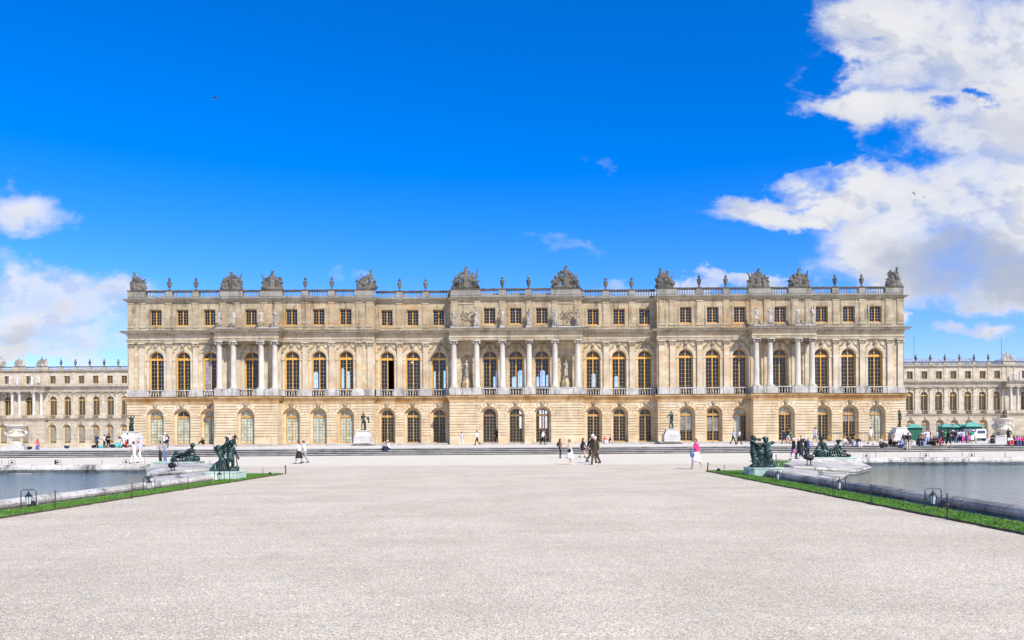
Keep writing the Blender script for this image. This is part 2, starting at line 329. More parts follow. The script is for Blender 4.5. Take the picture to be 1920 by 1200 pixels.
# ------------------------------------------------------------------ mesh helpers
class MB:
    def __init__(s): s.v = []; s.f = []; s.mi = []; s.mats = []; s.cur = 0
    def use(s, name):
        if name not in s.mats: s.mats.append(name)
        s.cur = s.mats.index(name); return s
    def face(s, idx): s.f.append(tuple(idx)); s.mi.append(s.cur)
    def poly(s, pts):
        b = len(s.v); s.v.extend([tuple(p) for p in pts]); s.face(range(b, b+len(pts)))
    def box(s, x0, x1, y0, y1, z0, z1):
        b = len(s.v)
        s.v += [(x0,y0,z0),(x1,y0,z0),(x1,y1,z0),(x0,y1,z0),(x0,y0,z1),(x1,y0,z1),(x1,y1,z1),(x0,y1,z1)]
        for q in ((0,3,2,1),(4,5,6,7),(0,1,5,4),(1,2,6,5),(2,3,7,6),(3,0,4,7)): s.face([b+i for i in q])
    def prism(s, pts, y0, y1):
        """polygon of (x, z) points, counter-clockwise seen from -Y, given thickness in y"""
        n = len(pts); b = len(s.v)
        s.v += [(x, y0, z) for x, z in pts] + [(x, y1, z) for x, z in pts]
        s.face([b+i for i in range(n)]); s.face([b+n+i for i in reversed(range(n))])
        for i in range(n):
            j = (i+1) % n; s.face([b+i, b+n+i, b+n+j, b+j])
    def slab(s, pts, z0, z1):
        """polygon of (x, y) points, counter-clockwise from above, given thickness in z"""
        n = len(pts); b = len(s.v)
        s.v += [(x, y, z0) for x, y in pts] + [(x, y, z1) for x, y in pts]
        s.face([b+n+i for i in range(n)]); s.face([b+i for i in reversed(range(n))])
        for i in range(n):
            j = (i+1) % n; s.face([b+i, b+j, b+n+j, b+n+i])
    def lathe(s, prof, c=(0,0,0), seg=12, closed=True, sy=1.0, wob=None):
        b = len(s.v)
        for r, z in prof:
            for k in range(seg):
                a = 2*pi*k/seg; rr = r*(wob(a, z) if wob else 1.0)
                s.v.append((c[0]+rr*cos(a), c[1]+rr*sin(a)*sy, c[2]+z))
        for i in range(len(prof)-1):
            for k in range(seg):
                j = (k+1) % seg
                s.face([b+i*seg+k, b+i*seg+j, b+(i+1)*seg+j, b+(i+1)*seg+k])
        if closed:
            s.face([b+k for k in reversed(range(seg))]); s.face([b+(len(prof)-1)*seg+k for k in range(seg)])
    def tube(s, pts, r, seg=8, r2=None, closed=True):
        """tube through points with radius r (to r2), capped"""
        pts = [Vector(p) for p in pts]; n = len(pts); b = len(s.v)
        for i, p in enumerate(pts):
            d = (pts[min(i+1, n-1)] - pts[max(i-1, 0)]).normalized()
            up = Vector((0,0,1)) if abs(d.z) < .9 else Vector((1,0,0))
            u = d.cross(up).normalized(); w = u.cross(d).normalized()
            rr = r if r2 is None else r + (r2-r)*i/(n-1)
            for k in range(seg):
                a = 2*pi*k/seg; s.v.append(tuple(p + u*cos(a)*rr + w*sin(a)*rr))
        for i in range(n-1):
            for k in range(seg):
                j = (k+1) % seg; s.face([b+i*seg+k, b+(i+1)*seg+k, b+(i+1)*seg+j, b+i*seg+j])
        s.face([b+k for k in range(seg)]); s.face([b+(n-1)*seg+k for k in reversed(range(seg))])
    def capsule(s, a, ra, c, rc=None, seg=10):
        rc = ra if rc is None else rc
        a = Vector(a); c = Vector(c); d = c - a
        if d.length < 1e-5: d = Vector((0,0,1e-4))
        d.normalize(); up = Vector((0,0,1)) if abs(d.z) < .9 else Vector((1,0,0))
        u = d.cross(up).normalized(); w = u.cross(d).normalized(); b = len(s.v)
        rings = [(a, ra, t) for t in (-80, -50, -20)] + [(c, rc, t) for t in (20, 50, 80)]
        for cc, rr, t in rings:
            t = radians(t)
            for k in range(seg):
                an = 2*pi*k/seg; s.v.append(tuple(cc + d*sin(t)*rr + (u*cos(an) + w*sin(an))*cos(t)*rr))
        for i in range(5):
            for k in range(seg):
                j = (k+1) % seg; s.face([b+i*seg+k, b+(i+1)*seg+k, b+(i+1)*seg+j, b+i*seg+j])
        s.face([b+k for k in range(seg)]); s.face([b+5*seg+k for k in reversed(range(seg))])
    def ell(s, c, r, rot=None, seg=12, rings=7):
        c = Vector(c); M = rot if rot is not None else Matrix.Identity(3); b = len(s.v)
        for i in range(rings):
            t = pi*(i+.5)/rings - pi/2
            for k in range(seg):
                a = 2*pi*k/seg
                s.v.append(tuple(c + M @ Vector((r[0]*cos(t)*cos(a), r[1]*cos(t)*sin(a), r[2]*sin(t)))))
        for i in range(rings-1):
            for k in range(seg):
                j = (k+1) % seg; s.face([b+i*seg+k, b+i*seg+j, b+(i+1)*seg+j, b+(i+1)*seg+k])
        s.face([b+k for k in reversed(range(seg))]); s.face([b+(rings-1)*seg+k for k in range(seg)])
    def xform(s, M, start=0):
        for i in range(start, len(s.v)): s.v[i] = tuple(M @ Vector(s.v[i]))
    def build(s, name, parent=None, mat=None, smooth=False, loc=None):
        me = bpy.data.meshes.new(name)
        me.from_pydata(s.v, [], s.f)
        for mn in (s.mats or [mat]): me.materials.append(MATS[mn])
        if s.mats: me.polygons.foreach_set('material_index', s.mi)
        if smooth: me.polygons.foreach_set('use_smooth', [True]*len(me.polygons))
        me.update()
        o = bpy.data.objects.new(name, me); COL.objects.link(o)
        if loc is not None: o.location = loc
        if parent is not None: o.parent = parent
        return o
    def blob(s, name, parent, mat, voxel, smooth=2):
        """one continuous skin round all the primitives"""
        o = s.build(name, parent, mat)
        r = o.modifiers.new('remesh', 'REMESH'); r.mode = 'VOXEL'; r.voxel_size = voxel; r.use_smooth_shade = True
        if smooth:
            k = o.modifiers.new('smooth', 'SMOOTH'); k.factor = .5; k.iterations = smooth
        return o
def root(name, label, cat, loc=(0,0,0), rz=0.0, group=None, sc=1.0):
    o = bpy.data.objects.new(name, None); COL.objects.link(o)
    o.empty_display_size = .3
    o.location = loc; o.rotation_euler = (0, 0, rz); o.scale = (sc, sc, sc)
    return tag(o, label, cat, group)
def tag(o, label, cat, group=None, kind=None):
    o['label'] = label; o['category'] = cat
    if group: o['group'] = group
    if kind: o['kind'] = kind
    return o
def structure(o): o['kind'] = 'structure'; return o
def copy_tree(o, parent=None, loc=None, rz=None, sc=None, label=None):
    c = o.copy(); COL.objects.link(c); c.parent = parent
    if loc is not None: c.location = loc
    if rz is not None: c.rotation_euler = (0, 0, rz)
    if sc is not None: c.scale = (sc, sc, sc)
    if label: c['label'] = label
    for ch in list(o.children): copy_tree(ch, c)
    return c
ORD = ['first', 'second', 'third', 'fourth', 'fifth', 'sixth', 'seventh', 'eighth', 'ninth', 'tenth', 'eleventh', 'twelfth', 'thirteenth', 'fourteenth', 'fifteenth', 'sixteenth']

# ------------------------------------------------------------------ ground, terrace, steps
TZ = 0.64                                   # terrace height
def SY(x): return 75.0 + 0.055*x            # foot of the steps (runs very slightly askew)
NSTEP, RISE, TREAD = 4, 0.16, 0.50
mb = MB(); mb.use('gravel')
for (xa, xb, ya, yb) in ((-900, -52, -60, 74), (-52, -10, -60, -14), (52, 900, -60, 78)): pass
# gravel sheet with the two ponds left out of it
PL = [(-10.45, -16), (-10.45, 37.6), (-12.4, 37.8), (-14.2, 39.6), (-15.2, 43.0), (-15.8, 47.4), (-46, 47.4), (-46, -16)]
PR = [(10.6, -16), (46, -16), (46, 52.6), (20.2, 52.6), (16.2, 52.4), (15.3, 44.5), (14.2, 40.6), (12.6, 38.4), (10.6, 38.2)]
def fill_ground(mb, holes, rect, z):
    """scanline sheet over rect minus polygon holes"""
    x0, x1, y0, y1 = rect
    ys = sorted(set([y0, y1] + [p[1] for h in holes for p in h if y0 < p[1] < y1]))
    for ya, yb in zip(ys[:-1], ys[1:]):
        ym = (ya+yb)/2; iv = []
        for h in holes:
            cr = []
            for (ax, ay), (bx, by) in zip(h, h[1:]+h[:1]):
                if (ay - ym)*(by - ym) < 0:
                    f = lambda y: ax + (bx-ax)*(y-ay)/(by-ay)
                    cr.append((f(ym), f(ya), f(yb)))
            cr.sort()
            for i in range(0, len(cr)-1, 2): iv.append((cr[i], cr[i+1]))
        iv.sort(key=lambda t: t[0][0])
        la, lb = x0, x0
        for a, b in iv:
            mb.poly([(la, ya, z), (a[1], ya, z), (a[2], yb, z), (lb, yb, z)]); la, lb = b[1], b[2]
        mb.poly([(la, ya, z), (x1, ya, z), (x1, yb, z), (lb, yb, z)])
fill_ground(mb, [PL, PR], (-200, 200, -60, 66), 0.0)
mb.poly([(-200, 66, 0), (200, 66, 0), (200, SY(200)+3, 0), (-200, SY(-200)+3, 0)])
structure(mb.build('gravel_court'))
mb = MB(); mb.use('terrace_stone')       # broad lower ground to the horizon
mb.poly([(-2500, -2500, -.75), (2500, -2500, -.75), (2500, 4000, -.75), (-2500, 4000, -.75)])
structure(mb.build('ground'))
mb = MB(); mb.use('step_stone')
for i in range(NSTEP):
    xs = [-200, -52, 52, 200]
    for xa, xb in zip(xs[:-1], xs[1:]):
        ya, yb = SY(xa) + i*TREAD, SY(xb) + i*TREAD
        z0, z1 = i*RISE, (i+1)*RISE
        n = .075                              # overhanging nosing
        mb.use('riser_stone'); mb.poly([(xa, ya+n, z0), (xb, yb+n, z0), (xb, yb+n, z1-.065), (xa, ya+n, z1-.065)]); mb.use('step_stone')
        mb.poly([(xa, ya+n, z1-.065), (xb, yb+n, z1-.065), (xb, yb-.015, z1-.06), (xa, ya-.015, z1-.06)])
        mb.poly([(xa, ya-.015, z1-.06), (xb, yb-.015, z1-.06), (xb, yb-.01, z1), (xa, ya-.01, z1)])
        yc, yd = (ya + TREAD + n, yb + TREAD + n) if i < NSTEP-1 else (ya + 1.0, yb + 1.0)
        mb.poly([(xa, ya-.01, z1), (xb, yb-.01, z1), (xb, yd, z1), (xa, yc, z1)])
structure(mb.build('steps'))
mb = MB(); mb.use('terrace_stone')
yk = NSTEP*TREAD - TREAD + 1.0
def tquad(xa, xb, yend): mb.poly([(xa, SY(xa)+yk, TZ), (xb, SY(xb)+yk, TZ), (xb, yend, TZ), (xa, yend, TZ)])
tquad(-200, -52, 95); tquad(-52, 52, 125); tquad(52, 200, 150)
mb.poly([(-200, 95, TZ), (-52, 95, TZ), (-52, 95, -.75), (-200, 95, -.75)])
mb.poly([(-52, 95, TZ), (-52, 125, TZ), (-52, 125, -.75), (-52, 95, -.75)])
structure(mb.build('terrace'))

# ------------------------------------------------------------------ facade builder
def wall(mb, x0, x1, z0, z1, y, ops=(), groove=None, gz0=0.0):
    """wall sheet facing -Y with arched or square openings; groove=(pitch, height, depth) cuts real joints"""
    zs = {z0, z1}; base_mat = mb.cur
    for (cx, hw, zb, sp, arch) in ops:
        zs |= {zb, sp}
        if arch:
            for k in range(1, 9): zs.add(sp + hw*sin(k*pi/16))
    gr = []
    if groove:
        z = gz0
        while z < z1 - .1:
            if z > z0 + .05: gr.append(z); zs |= {z, z+groove[1]}
            z += groove[0]
    zs = sorted(z for z in zs if z0 - 1e-6 <= z <= z1 + 1e-6)
    def ivals(z, zm):
        out = []; x = x0
        for (cx, hw, zb, sp, arch) in sorted(ops):
            top = sp + hw if arch else sp
            if zm < zb or zm > top: continue
            w = hw if (z <= sp or not arch) else sqrt(max(0, hw*hw - (z-sp)**2))
            out.append((x, cx - w)); x = cx + w
        out.append((x, x1)); return out
    for a, b in zip(zs[:-1], zs[1:]):
        if b - a < 1e-5: continue
        m = (a+b)/2; ing = any(g <= m <= g + groove[1] for g in gr) if groove else False
        yy = y + groove[2] if ing else y
        for (p, q), (r, s) in zip(ivals(a, m), ivals(b, m)):
            if ing: mb.use('joint_dirt')
            mb.poly([(p, yy, a), (q, yy, a), (s, yy, b), (r, yy, b)])
            if ing:
                if any(abs(a-g) < 1e-4 for g in gr): mb.poly([(p, y, a), (q, y, a), (q, yy, a), (p, yy, a)])
                if any(abs(b-g-groove[1]) < 1e-4 for g in gr): mb.poly([(r, yy, b), (s, yy, b), (s, y, b), (r, y, b)])
                mb.cur = base_mat
def arch_pts(cx, hw, zb, sp, arch, n=16):
    if not arch: return [(cx-hw, zb), (cx+hw, zb), (cx+hw, sp), (cx-hw, sp)]
    return [(cx-hw, zb), (cx+hw, zb)] + [(cx + hw*cos(pi*k/n), sp + hw*sin(pi*k/n)) for k in range(n+1)]
def reveal(mb, op, y0, y1):
    pts = arch_pts(*op)
    for (ax, az), (bx, bz) in zip(pts, pts[1:]+pts[:1]):
        mb.poly([(ax, y0, az), (ax, y1, az), (bx, y1, bz), (bx, y0, bz)])
def ring(mb, cx, z, r0, r1, y0, y1, a0=0.0, a1=180.0, n=16):
    for k in range(n):
        t0, t1 = radians(a0 + (a1-a0)*k/n), radians(a0 + (a1-a0)*(k+1)/n)
        P0 = (cx+r0*cos(t0), z+r0*sin(t0)); P1 = (cx+r1*cos(t0), z+r1*sin(t0)); P2 = (cx+r1*cos(t1), z+r1*sin(t1)); P3 = (cx+r0*cos(t1), z+r0*sin(t1))
        mb.poly([(P0[0], y0, P0[1]), (P1[0], y0, P1[1]), (P2[0], y0, P2[1]), (P3[0], y0, P3[1])])
        mb.poly([(P1[0], y0, P1[1]), (P1[0], y1, P1[1]), (P2[0], y1, P2[1]), (P2[0], y0, P2[1])])
        mb.poly([(P0[0], y0, P0[1]), (P3[0], y0, P3[1]), (P3[0], y1, P3[1]), (P0[0], y1, P0[1])])
def cornice(mb, x0, x1, y, yb, prof, rl=False, rr=False, dark=0):
    """moulding along x; prof = (projection, z) pairs; rl / rr: it returns round the left / right end"""
    L = [(x0 - (p if rl else 0), y - p, z) for p, z in prof]; R = [(x1 + (p if rr else 0), y - p, z) for p, z in prof]
    LB = [(a[0], yb, a[2]) for a in L]; RB = [(a[0], yb, a[2]) for a in R]
    base_mat = mb.cur
    for i in range(len(prof)-1):
        if dark and i >= len(prof)-1-dark: mb.use('grime')
        mb.poly([L[i], R[i], R[i+1], L[i+1]])
        if rl: mb.poly([LB[i], L[i], L[i+1], LB[i+1]])
        if rr: mb.poly([R[i], RB[i], RB[i+1], R[i+1]])
    mb.cur = base_mat
    mb.poly([L[-1], R[-1], RB[-1], LB[-1]])
    mb.poly([L[0], LB[0], RB[0], R[0]])
def make_window(par, cx, y, hw, zb, sp, arch, style, frame='window_gold', blind=None, rows=8, bars=True, open_leaf=False, name='window'):
    m = MB(); m.use(frame); ft = .095 if style != 'attic' else .06
    # outer frame
    if arch:
        ring(m, cx, sp, hw-ft, hw+.01, y-.05, y+.05)
    else:
        m.box(cx-hw+ft, cx+hw-ft, y-.05, y+.05, sp-ft, sp)
    m.box(cx-hw, cx-hw+ft, y-.05, y+.05, zb, sp); m.box(cx+hw-ft, cx+hw, y-.05, y+.05, zb, sp)
    m.box(cx-hw+ft, cx+hw-ft, y-.05, y+.05, zb, zb+.14)
    tz0, tz1 = (sp-.16, sp+.12) if arch else (sp-ft, sp-ft)
    if arch: m.box(cx-hw+ft, cx+hw-ft, y-.07, y+.04, tz0, tz1)
    mw = .06 if style != 'attic' else .05
    m.box(cx-mw, cx+mw, y-.065, y+.045, zb+.14, tz0)
    if arch: m.box(cx-.05, cx+.05, y-.06, y+.04, tz1, sp+hw-ft+.02)
    if style == 'main': # thin leaf stiles
        for s in (-1, 1): m.box(cx+s*(hw-ft-.0)-(.045 if s > 0 else 0), cx+s*(hw-ft-.0)+(.045 if s < 0 else 0), y-.03, y+.03, zb+.14, tz0)
    if bars:
        m.use('muntin_paint'); t = .012
        for s in (-1, 1):
            if open_leaf and s == 1: continue
            c0 = cx + s*(mw + (hw-ft-mw)*.5)
            m.box(c0-t, c0+t, y-.015, y+.02, zb+.14, tz0)
            z = zb+.14; dzr = (tz0 - zb - .14)/rows
            for k in range(1, rows):
                xa, xb = sorted((cx+s*mw, cx+s*(hw-ft)))
                m.box(xa, xb, y-.018, y+.017, zb+.14+k*dzr-t, zb+.14+k*dzr+t)
        if arch and style == 'main':
            ring(m, cx, sp+.06, hw*.42-.018, hw*.42+.018, y-.02, y+.02, 10, 170, 10)
            for a in (30, 60, 120, 150):
                c_, s_ = cos(radians(a)), sin(radians(a))
                m.tube([(cx+c_*hw*.42, y, sp+.06+s_*hw*.42), (cx+c_*(hw-ft), y, sp+s_*(hw-ft))], .02, 4)
        elif arch:
            for s in (-1, 1):
                m.box(cx+s*hw*.46-t, cx+s*hw*.46+t, y-.015, y+.02, tz1, sp+hw*.82)
            for k in (-1, 1):
                xa, xb = sorted((cx+k*.05, cx+k*(sqrt((hw-ft)**2-.42**2))))
                m.box(xa, xb, y-.018, y+.017, sp+.42-t, sp+.42+t)
    w = m.build(name, par)
    g = MB(); g.use('window_glass')
    if open_leaf:
        g.poly([(cx-hw+.03, y+.03, zb), (cx, y+.03, zb), (cx, y+.03, sp), (cx-hw+.03, y+.03, sp)])
        if arch: g.poly([(x, y+.03, z) for x, z in arch_pts(cx, hw-.03, sp, sp, True)[2:]])
    else: g.poly([(x, y+.03, z) for x, z in arch_pts(cx, hw-.03, zb, sp, arch)])
    g.build('pane', w)
    if blind:
        kind, za, zb2 = blind
        b = MB(); b.use({'b': 'blind_cloth', 'g': 'grey_blind', 'c': 'curtain_cloth'}[kind[0]])
        xa, xb = cx-hw+.05, cx+hw-.05
        if 'L' in kind: xb = cx
        if 'l' in kind: xb = cx - .02
        if za < sp: b.box(xa, xb, y+.06, y+.08, za, min(zb2, sp))
        if zb2 > sp and arch:
            b.prism([(x, z) for x, z in arch_pts(cx, hw-.06, sp, sp, True)[2:]], y+.061, y+.079)
        b.build('blind', w)
    return w
def make_pilaster(par, x, y, z0, z1, w, mat, name='pilaster', cap=True):
    m = MB(); m.use(mat); yb = y + .28
    m.box(x-w/2-.07, x+w/2+.07, y-.07, yb, z0, z0+.12); m.box(x-w/2-.035, x+w/2+.035, y-.035, yb, z0+.12, z0+.22)
    top = z1-.68 if cap else z1-.18
    m.box(x-w/2, x+w/2, y, yb, z0+.22, top)
    if cap:   # ionic capital: necking garland, volutes, abacus
        m.box(x-w/2-.03, x+w/2+.03, y-.03, yb, top, top+.07)
        m.use('carved_stone')
        m.box(x-w/2+.02, x+w/2-.02, y+.02, yb, top+.07, z1-.12)
        for s in (-1, 1):
            m.ell((x+s*(w/2+.0), y-.01, top+.30), (.17, .12, .17), seg=8, rings=5)
            m.ell((x+s*w*.22, y-.02, top+.20), (.09, .07, .08), seg=6, rings=4)
        m.ell((x, y-.03, top+.50), (.11, .09, .09), seg=6, rings=4)
        m.use(mat); m.box(x-w/2-.14, x+w/2+.14, y-.10, yb, z1-.12, z1)
    else:
        m.box(x-w/2-.05, x+w/2+.05, y-.05, yb, z1-.18, z1)
        m.box(x-w/2+.10, x+w/2-.10, y-.035, y-.001, z0+.45, z1-.45)
    return m.build(name, par)
def make_column(par, x, y, z0, z1, r=.36):
    m = MB(); m.use('column_stone')
    m.box(x-r-.12, x+r+.12, y-r-.12, y+r+.12, z0, z0+.10)
    m.lathe([(r+.11, .10), (r+.13, .16), (r+.10, .22), (r+.03, .26), (r+.05, .30), (r, .34), (r, 1.5), (r*.975, 2.8), (r*.93, 4.1), (r*.87, z1-z0-.66), (r*.93, z1-z0-.62), (r*.93, z1-z0-.57)], (x, y, z0), 20)
    m.use('statue_stone')
    t = z1 - .57
    m.lathe([(r*.88, 0), (r*.92, .2), (r*1.05, .38), (r*1.0, .45)], (x, y, t), 14)
    for sx in (-1, 1):
        for sy in (-1, 1): m.ell((x+sx*(r+.02), y+sy*(r-.04), t+.26), (.16, .13, .17), seg=8, rings=6)
    m.ell((x, y-r-.03, t+.40), (.09, .07, .08), seg=6, rings=4)
    m.use('column_stone'); m.box(x-r-.14, x+r+.14, y-r-.12, y+r+.12, z1-.12, z1)
    o = m.build('column', par, smooth=False)
    for p in o.data.polygons: p.use_smooth = len(p.vertices) == 4 and abs(p.normal.z) < .9 and p.area < .35
    return o
def balusters(m, xs, y, z0, z1, seg=6):
    h = z1 - z0
    for x in xs:
        m.lathe([(.075, 0), (.075, .10*h), (.04, .14*h), (.088, .34*h), (.085, .44*h), (.04, .68*h), (.035, .78*h), (.06, .86*h), (.07, h)], (x, y, z0), seg, closed=False)
def make_balustrade(par, x0, x1, y, z0, z1, mat, rail=True, pitch=.30, wd=.15):
    m = MB(); m.use(mat); n = max(2, int((x1-x0-.1)/pitch)); st = (x1-x0)/n
    balusters(m, [x0 + st*(k+.5) for k in range(n)], y, z0, z1-.12)
    m.box(x0, x1, y-wd, y+wd, z1-.12, z1)
    return m.build('balustrade', par)
LEDGE = [(0, 6.15), (.06, 6.18), (.06, 6.34), (.12, 6.40), (.20, 6.58), (.34, 6.74), (.44, 6.80), (.44, 6.93), (.50, 6.95), (.50, 7.03), (.05, 7.05)]
ARCHT = [(0, 14.02), (.04, 14.03), (.04, 14.15), (.08, 14.17), (.08, 14.32), (.15, 14.38), (.15, 14.44), (0, 14.45)]
MCORN = [(0, 14.96), (.08, 14.98), (.10, 15.08), (.16, 15.10), (.16, 15.24), (.55, 15.26), (.58, 15.36), (.70, 15.46), (.70, 15.52), (.02, 15.56)]
ACORN = [(0, 19.24), (.05, 19.26), (.08, 19.34), (.30, 19.44), (.32, 19.52), (.46, 19.60), (.46, 19.66), (.02, 19.69)]
RAILC = [(.0, 20.70), (.06, 20.72), (.06, 20.80), (.02, 20.85)]
class Facade:
    def __init__(s, rt, secs, base=.90, trim=None, wing=False):
        s.rt = rt; s.wing = wing; s.base = base
        T = trim or {}
        s.mat = lambda k, d: T.get(k, d)
        M = lambda: MB()
        g, u, a, led, ent, cor, par, ped, fr = M(), M(), M(), M(), M(), M(), M(), M(), M()
        g.use(s.mat('g', 'ground_stone')); u.use(s.mat('u', 'upper_stone')); a.use(s.mat('a', 'attic_stone')); led.use(s.mat('l', 'ledge_stone'))
        ent.use(s.mat('e', 'cornice_stone')); cor.use(s.mat('c', 'cornice_stone')); par.use(s.mat('p', 'parapet_stone')); ped.use(s.mat('d', 'pedestal_stone')); fr.use(s.mat('f', 'frieze_stone'))
        vz = []
        for i, S in enumerate(secs):
            ped = MB(); ped.use(s.mat('d', 'pedestal_stone'))
            x0, x1 = S['x0'], S['x1']; yg, yu, ya, ye = S['yg'], S['yu'], S['ya'], S['ye']
            rl, rr = S.get('rl', False), S.get('rr', False)
            e = .003*(i % 2)
            # ground storey
            gops = [(x, 1.1, base, 4.45, True) for x, *_ in S['g']]
            wall(g, x0, x1, base, 6.16, yg, gops, (.345, .055, .09), base + .95)
            g.box(x0, x1, yg-.05, yg-.002, base-1.2, base+.0) if False else None
            for (x, bl, *o) in S['g']:
                reveal(g, (x, 1.1, base, 4.45, True), yg, yg+.50)
                wall(g, x-1.25, x+1.25, base, 5.75, yg+.50, [(x, .84, base+.03, 4.42, True)])
                reveal(g, (x, .84, base+.03, 4.42, True), yg+.50, yg+.70)
                for k in range(9):                      # wedge stones round the arch, a little proud of the wall
                    if k == 0: ks = MB(); ks.use(s.mat('g', 'ground_stone'))
                    if k == 4: ks.build('arch_stones', rt); ks = MB(); ks.use(s.mat('g', 'ground_stone')); continue
                    a0, a1 = radians(4+k*19.4), radians(4+k*19.4+17.2)
                    R1 = 1.62 if k % 2 == 0 else 1.50
                    if k in (0, 5): cm = ks.cur; ks.use('joint_dirt'); ring(ks, x, 4.45, 1.10, 1.54, yg-.006, yg+.02, 3 if k == 0 else 98, 82 if k == 0 else 177, 8); ks.cur = cm
                    pts = [(x+1.10*cos(a0), 4.45+1.10*sin(a0)), (x+R1*cos(a0), 4.45+R1*sin(a0)), (x+R1*cos(a1), 4.45+R1*sin(a1)), (x+1.10*cos(a1), 4.45+1.10*sin(a1))]
                    ks.prism(pts, yg-.03, yg+.05)
                ks.build('arch_stones', rt)
                km = MB(); km.use('carved_stone')
                km.prism([(x-.16, 5.50), (x+.16, 5.50), (x+.24, 6.12), (x-.24, 6.12)], yg-.14, yg+.05)
                km.ell((x, yg-.16, 5.84), (.15, .12, .19), seg=8, rings=6)
                km.build('keystone', rt)
                make_window(rt, x, yg+.62, .84, base+.03, 4.42, True, 'ground', S.get('wf') or s.mat('w', 'door_gold'), bl, 8, name='french_window' if not wing else 'window')
            # plinth band
            dr = sorted([(x-1.1, x+1.1) for x, *_ in S['g']]); xa = x0
            for p, q in dr + [(x1, x1)]:
                if p > xa: g.box(xa - (0), p, yg-.06, yg+.02, base-.9, base+.82 + e)
                xa = q
            cornice(led, x0, x1, yg, yg+1.0, [(p, z+e) for p, z in LEDGE], rl, rr, 2)
            # first floor
            uops = [(x, .95, 7.05, 11.94, True) for x, *_ in S['u']] + [(x, .80, 8.2, 11.6, True) for x in S.get('niche', [])]
            wall(u, x0, x1, 7.05, 14.03, yu, uops)
            for (x, bl, *o) in S['u']:
                reveal(u, (x, .95, 7.05, 11.94, True), yu, yu+.45)
                make_window(rt, x, yu+.38, .95, 7.06, 11.94, True, 'main', s.mat('w', 'window_gold'), bl, 9, open_leaf=('open' in o))
                sm = MB(); sm.use(s.mat('v', 'pilaster_stone'))
                ring(sm, x, 11.94, .96, 1.10, yu-.05, yu+.02); ring(sm, x, 11.94, 1.10, 1.27, yu-.09, yu+.02)
                for q in (-1, 1):
                    xa, xb = sorted((x+q*.96, x+q*1.24)); sm.box(xa, xb, yu-.045, yu+.02, 7.95, 11.72)
                    xa, xb = sorted((x+q*.96, x+q*1.36)); sm.box(xa, xb, yu-.12, yu+.02, 11.72, 11.80); sm.box(xa, xb-(0), yu-.09, yu+.02, 11.80, 11.94)
                sm.build('arch_surround', rt)
                cv = MB(); cv.use('carved_stone')
                cv.prism([(x-.13, 12.90), (x+.13, 12.90), (x+.20, 13.60), (x-.20, 13.60)], yu-.20, yu+.02)
                cv.ell((x, yu-.24, 13.62), (.21, .17, .24), seg=8, rings=6)
                rg = random.Random(int(x*100))
                for q in (-1, 1):
                    for k in range(9):
                        t = k/8; cv.ell((x+q*(.30+.95*t + rg.uniform(-.05, .05)), yu-.03, 13.72 - .95*t*t + .12*sin(t*9) + rg.uniform(-.05, .05)), (.13*rg.uniform(.7, 1.2), .09, .11*rg.uniform(.7, 1.3)), seg=6, rings=4)
                cv.build('carved_head', rt)
                if S.get('bal', True):
                    yb = S.get('yp', ye-.12)
                    make_balustrade(rt, x-.86, x+.86, yb+.16, 7.06, 7.92, s.mat('b', 'pedestal_stone'))
            for x in S.get('niche', []):
                nm = MB(); nm.use(s.mat('u', 'upper_stone'))    # curved niche
                n = 10; pz = [8.2 + (3.4)*k/4 for k in range(5)]
                for k in range(n):
                    t0, t1 = pi*k/n, pi*(k+1)/n
                    nm.poly([(x-.8*cos(t0), yu+.8*sin(t0), 8.2), (x-.8*cos(t1), yu+.8*sin(t1), 8.2), (x-.8*cos(t1), yu+.8*sin(t1), 11.6), (x-.8*cos(t0), yu+.8*sin(t0), 11.6)])
                    for j in range(6):
                        p0, p1 = pi/2*j/6, pi/2*(j+1)/6
                        f = lambda t, p: (x-.8*cos(t)*cos(p), yu+.8*sin(t)*cos(p), 11.6+.8*sin(p))
                        nm.poly([f(t0, p0), f(t1, p0), f(t1, p1), f(t0, p1)])
                nm.poly([(x-.8*cos(pi*k/n), yu+.8*sin(pi*k/n), 8.2) for k in range(n+1)])
                nm.build('niche', rt)
                sm = MB(); sm.use('upper_stone'); ring(sm, x, 11.6, .82, 1.1, yu-.07, yu+.02)
                for q in (-1, 1):
                    xa, xb = sorted((x+q*.82, x+q*1.3)); sm.box(xa, xb, yu-.1, yu+.02, 11.42, 11.6)
                sm.build('arch_surround', rt)
            # pedestal course between the balcony openings
            yp = S.get('yp', ye-.12); xa = x0
            for p, q in sorted([(x-.86, x+.86) for x, *_ in S['u']]) + [(x1, x1)]:
                if p > xa:
                    ped = MB(); ped.use(s.mat('d', 'pedestal_stone'))
                    ped.box(xa, p, yp, yu+.05, 7.051, 7.80 + e); ped.box(xa, p, yp-.04, yu+.05, 7.80 + e, 7.91 + e)
                    for x in S['pil']:
                        if xa - .3 < x < p + .3: ped.box(max(x-.46, xa), min(x+.46, p), yp-.06, yp+.02, 7.052, 7.905)
                    for x in S.get('col', []):
                        if xa - .3 < x < p + .3: ped.box(max(x-.56, xa), min(x+.56, p), yp-.10, yp+1.0, 7.052, 7.93)
                    ped.build('pedestal', rt)
                xa = q
            ped = MB(); ped.use(s.mat('d', 'pedestal_stone'))
            # pilasters, columns
            for x in S['pil']: make_pilaster(rt, x, ye+.02, 7.91, 14.03, .68, s.mat('v', 'pilaster_stone'))
            for x in S.get('bpil', []): make_pilaster(rt, x, yu-.12, 7.91, 14.03, .66, s.mat('v', 'pilaster_stone'))
            for x in S.get('col', []): make_column(rt, x, ye+.42, 7.93, 14.03)
            # entablature
            cornice(ent, x0, x1, ye, yu+.1 if not S.get('col') else yu, [(p, z+e) for p, z in ARCHT], rl, rr)
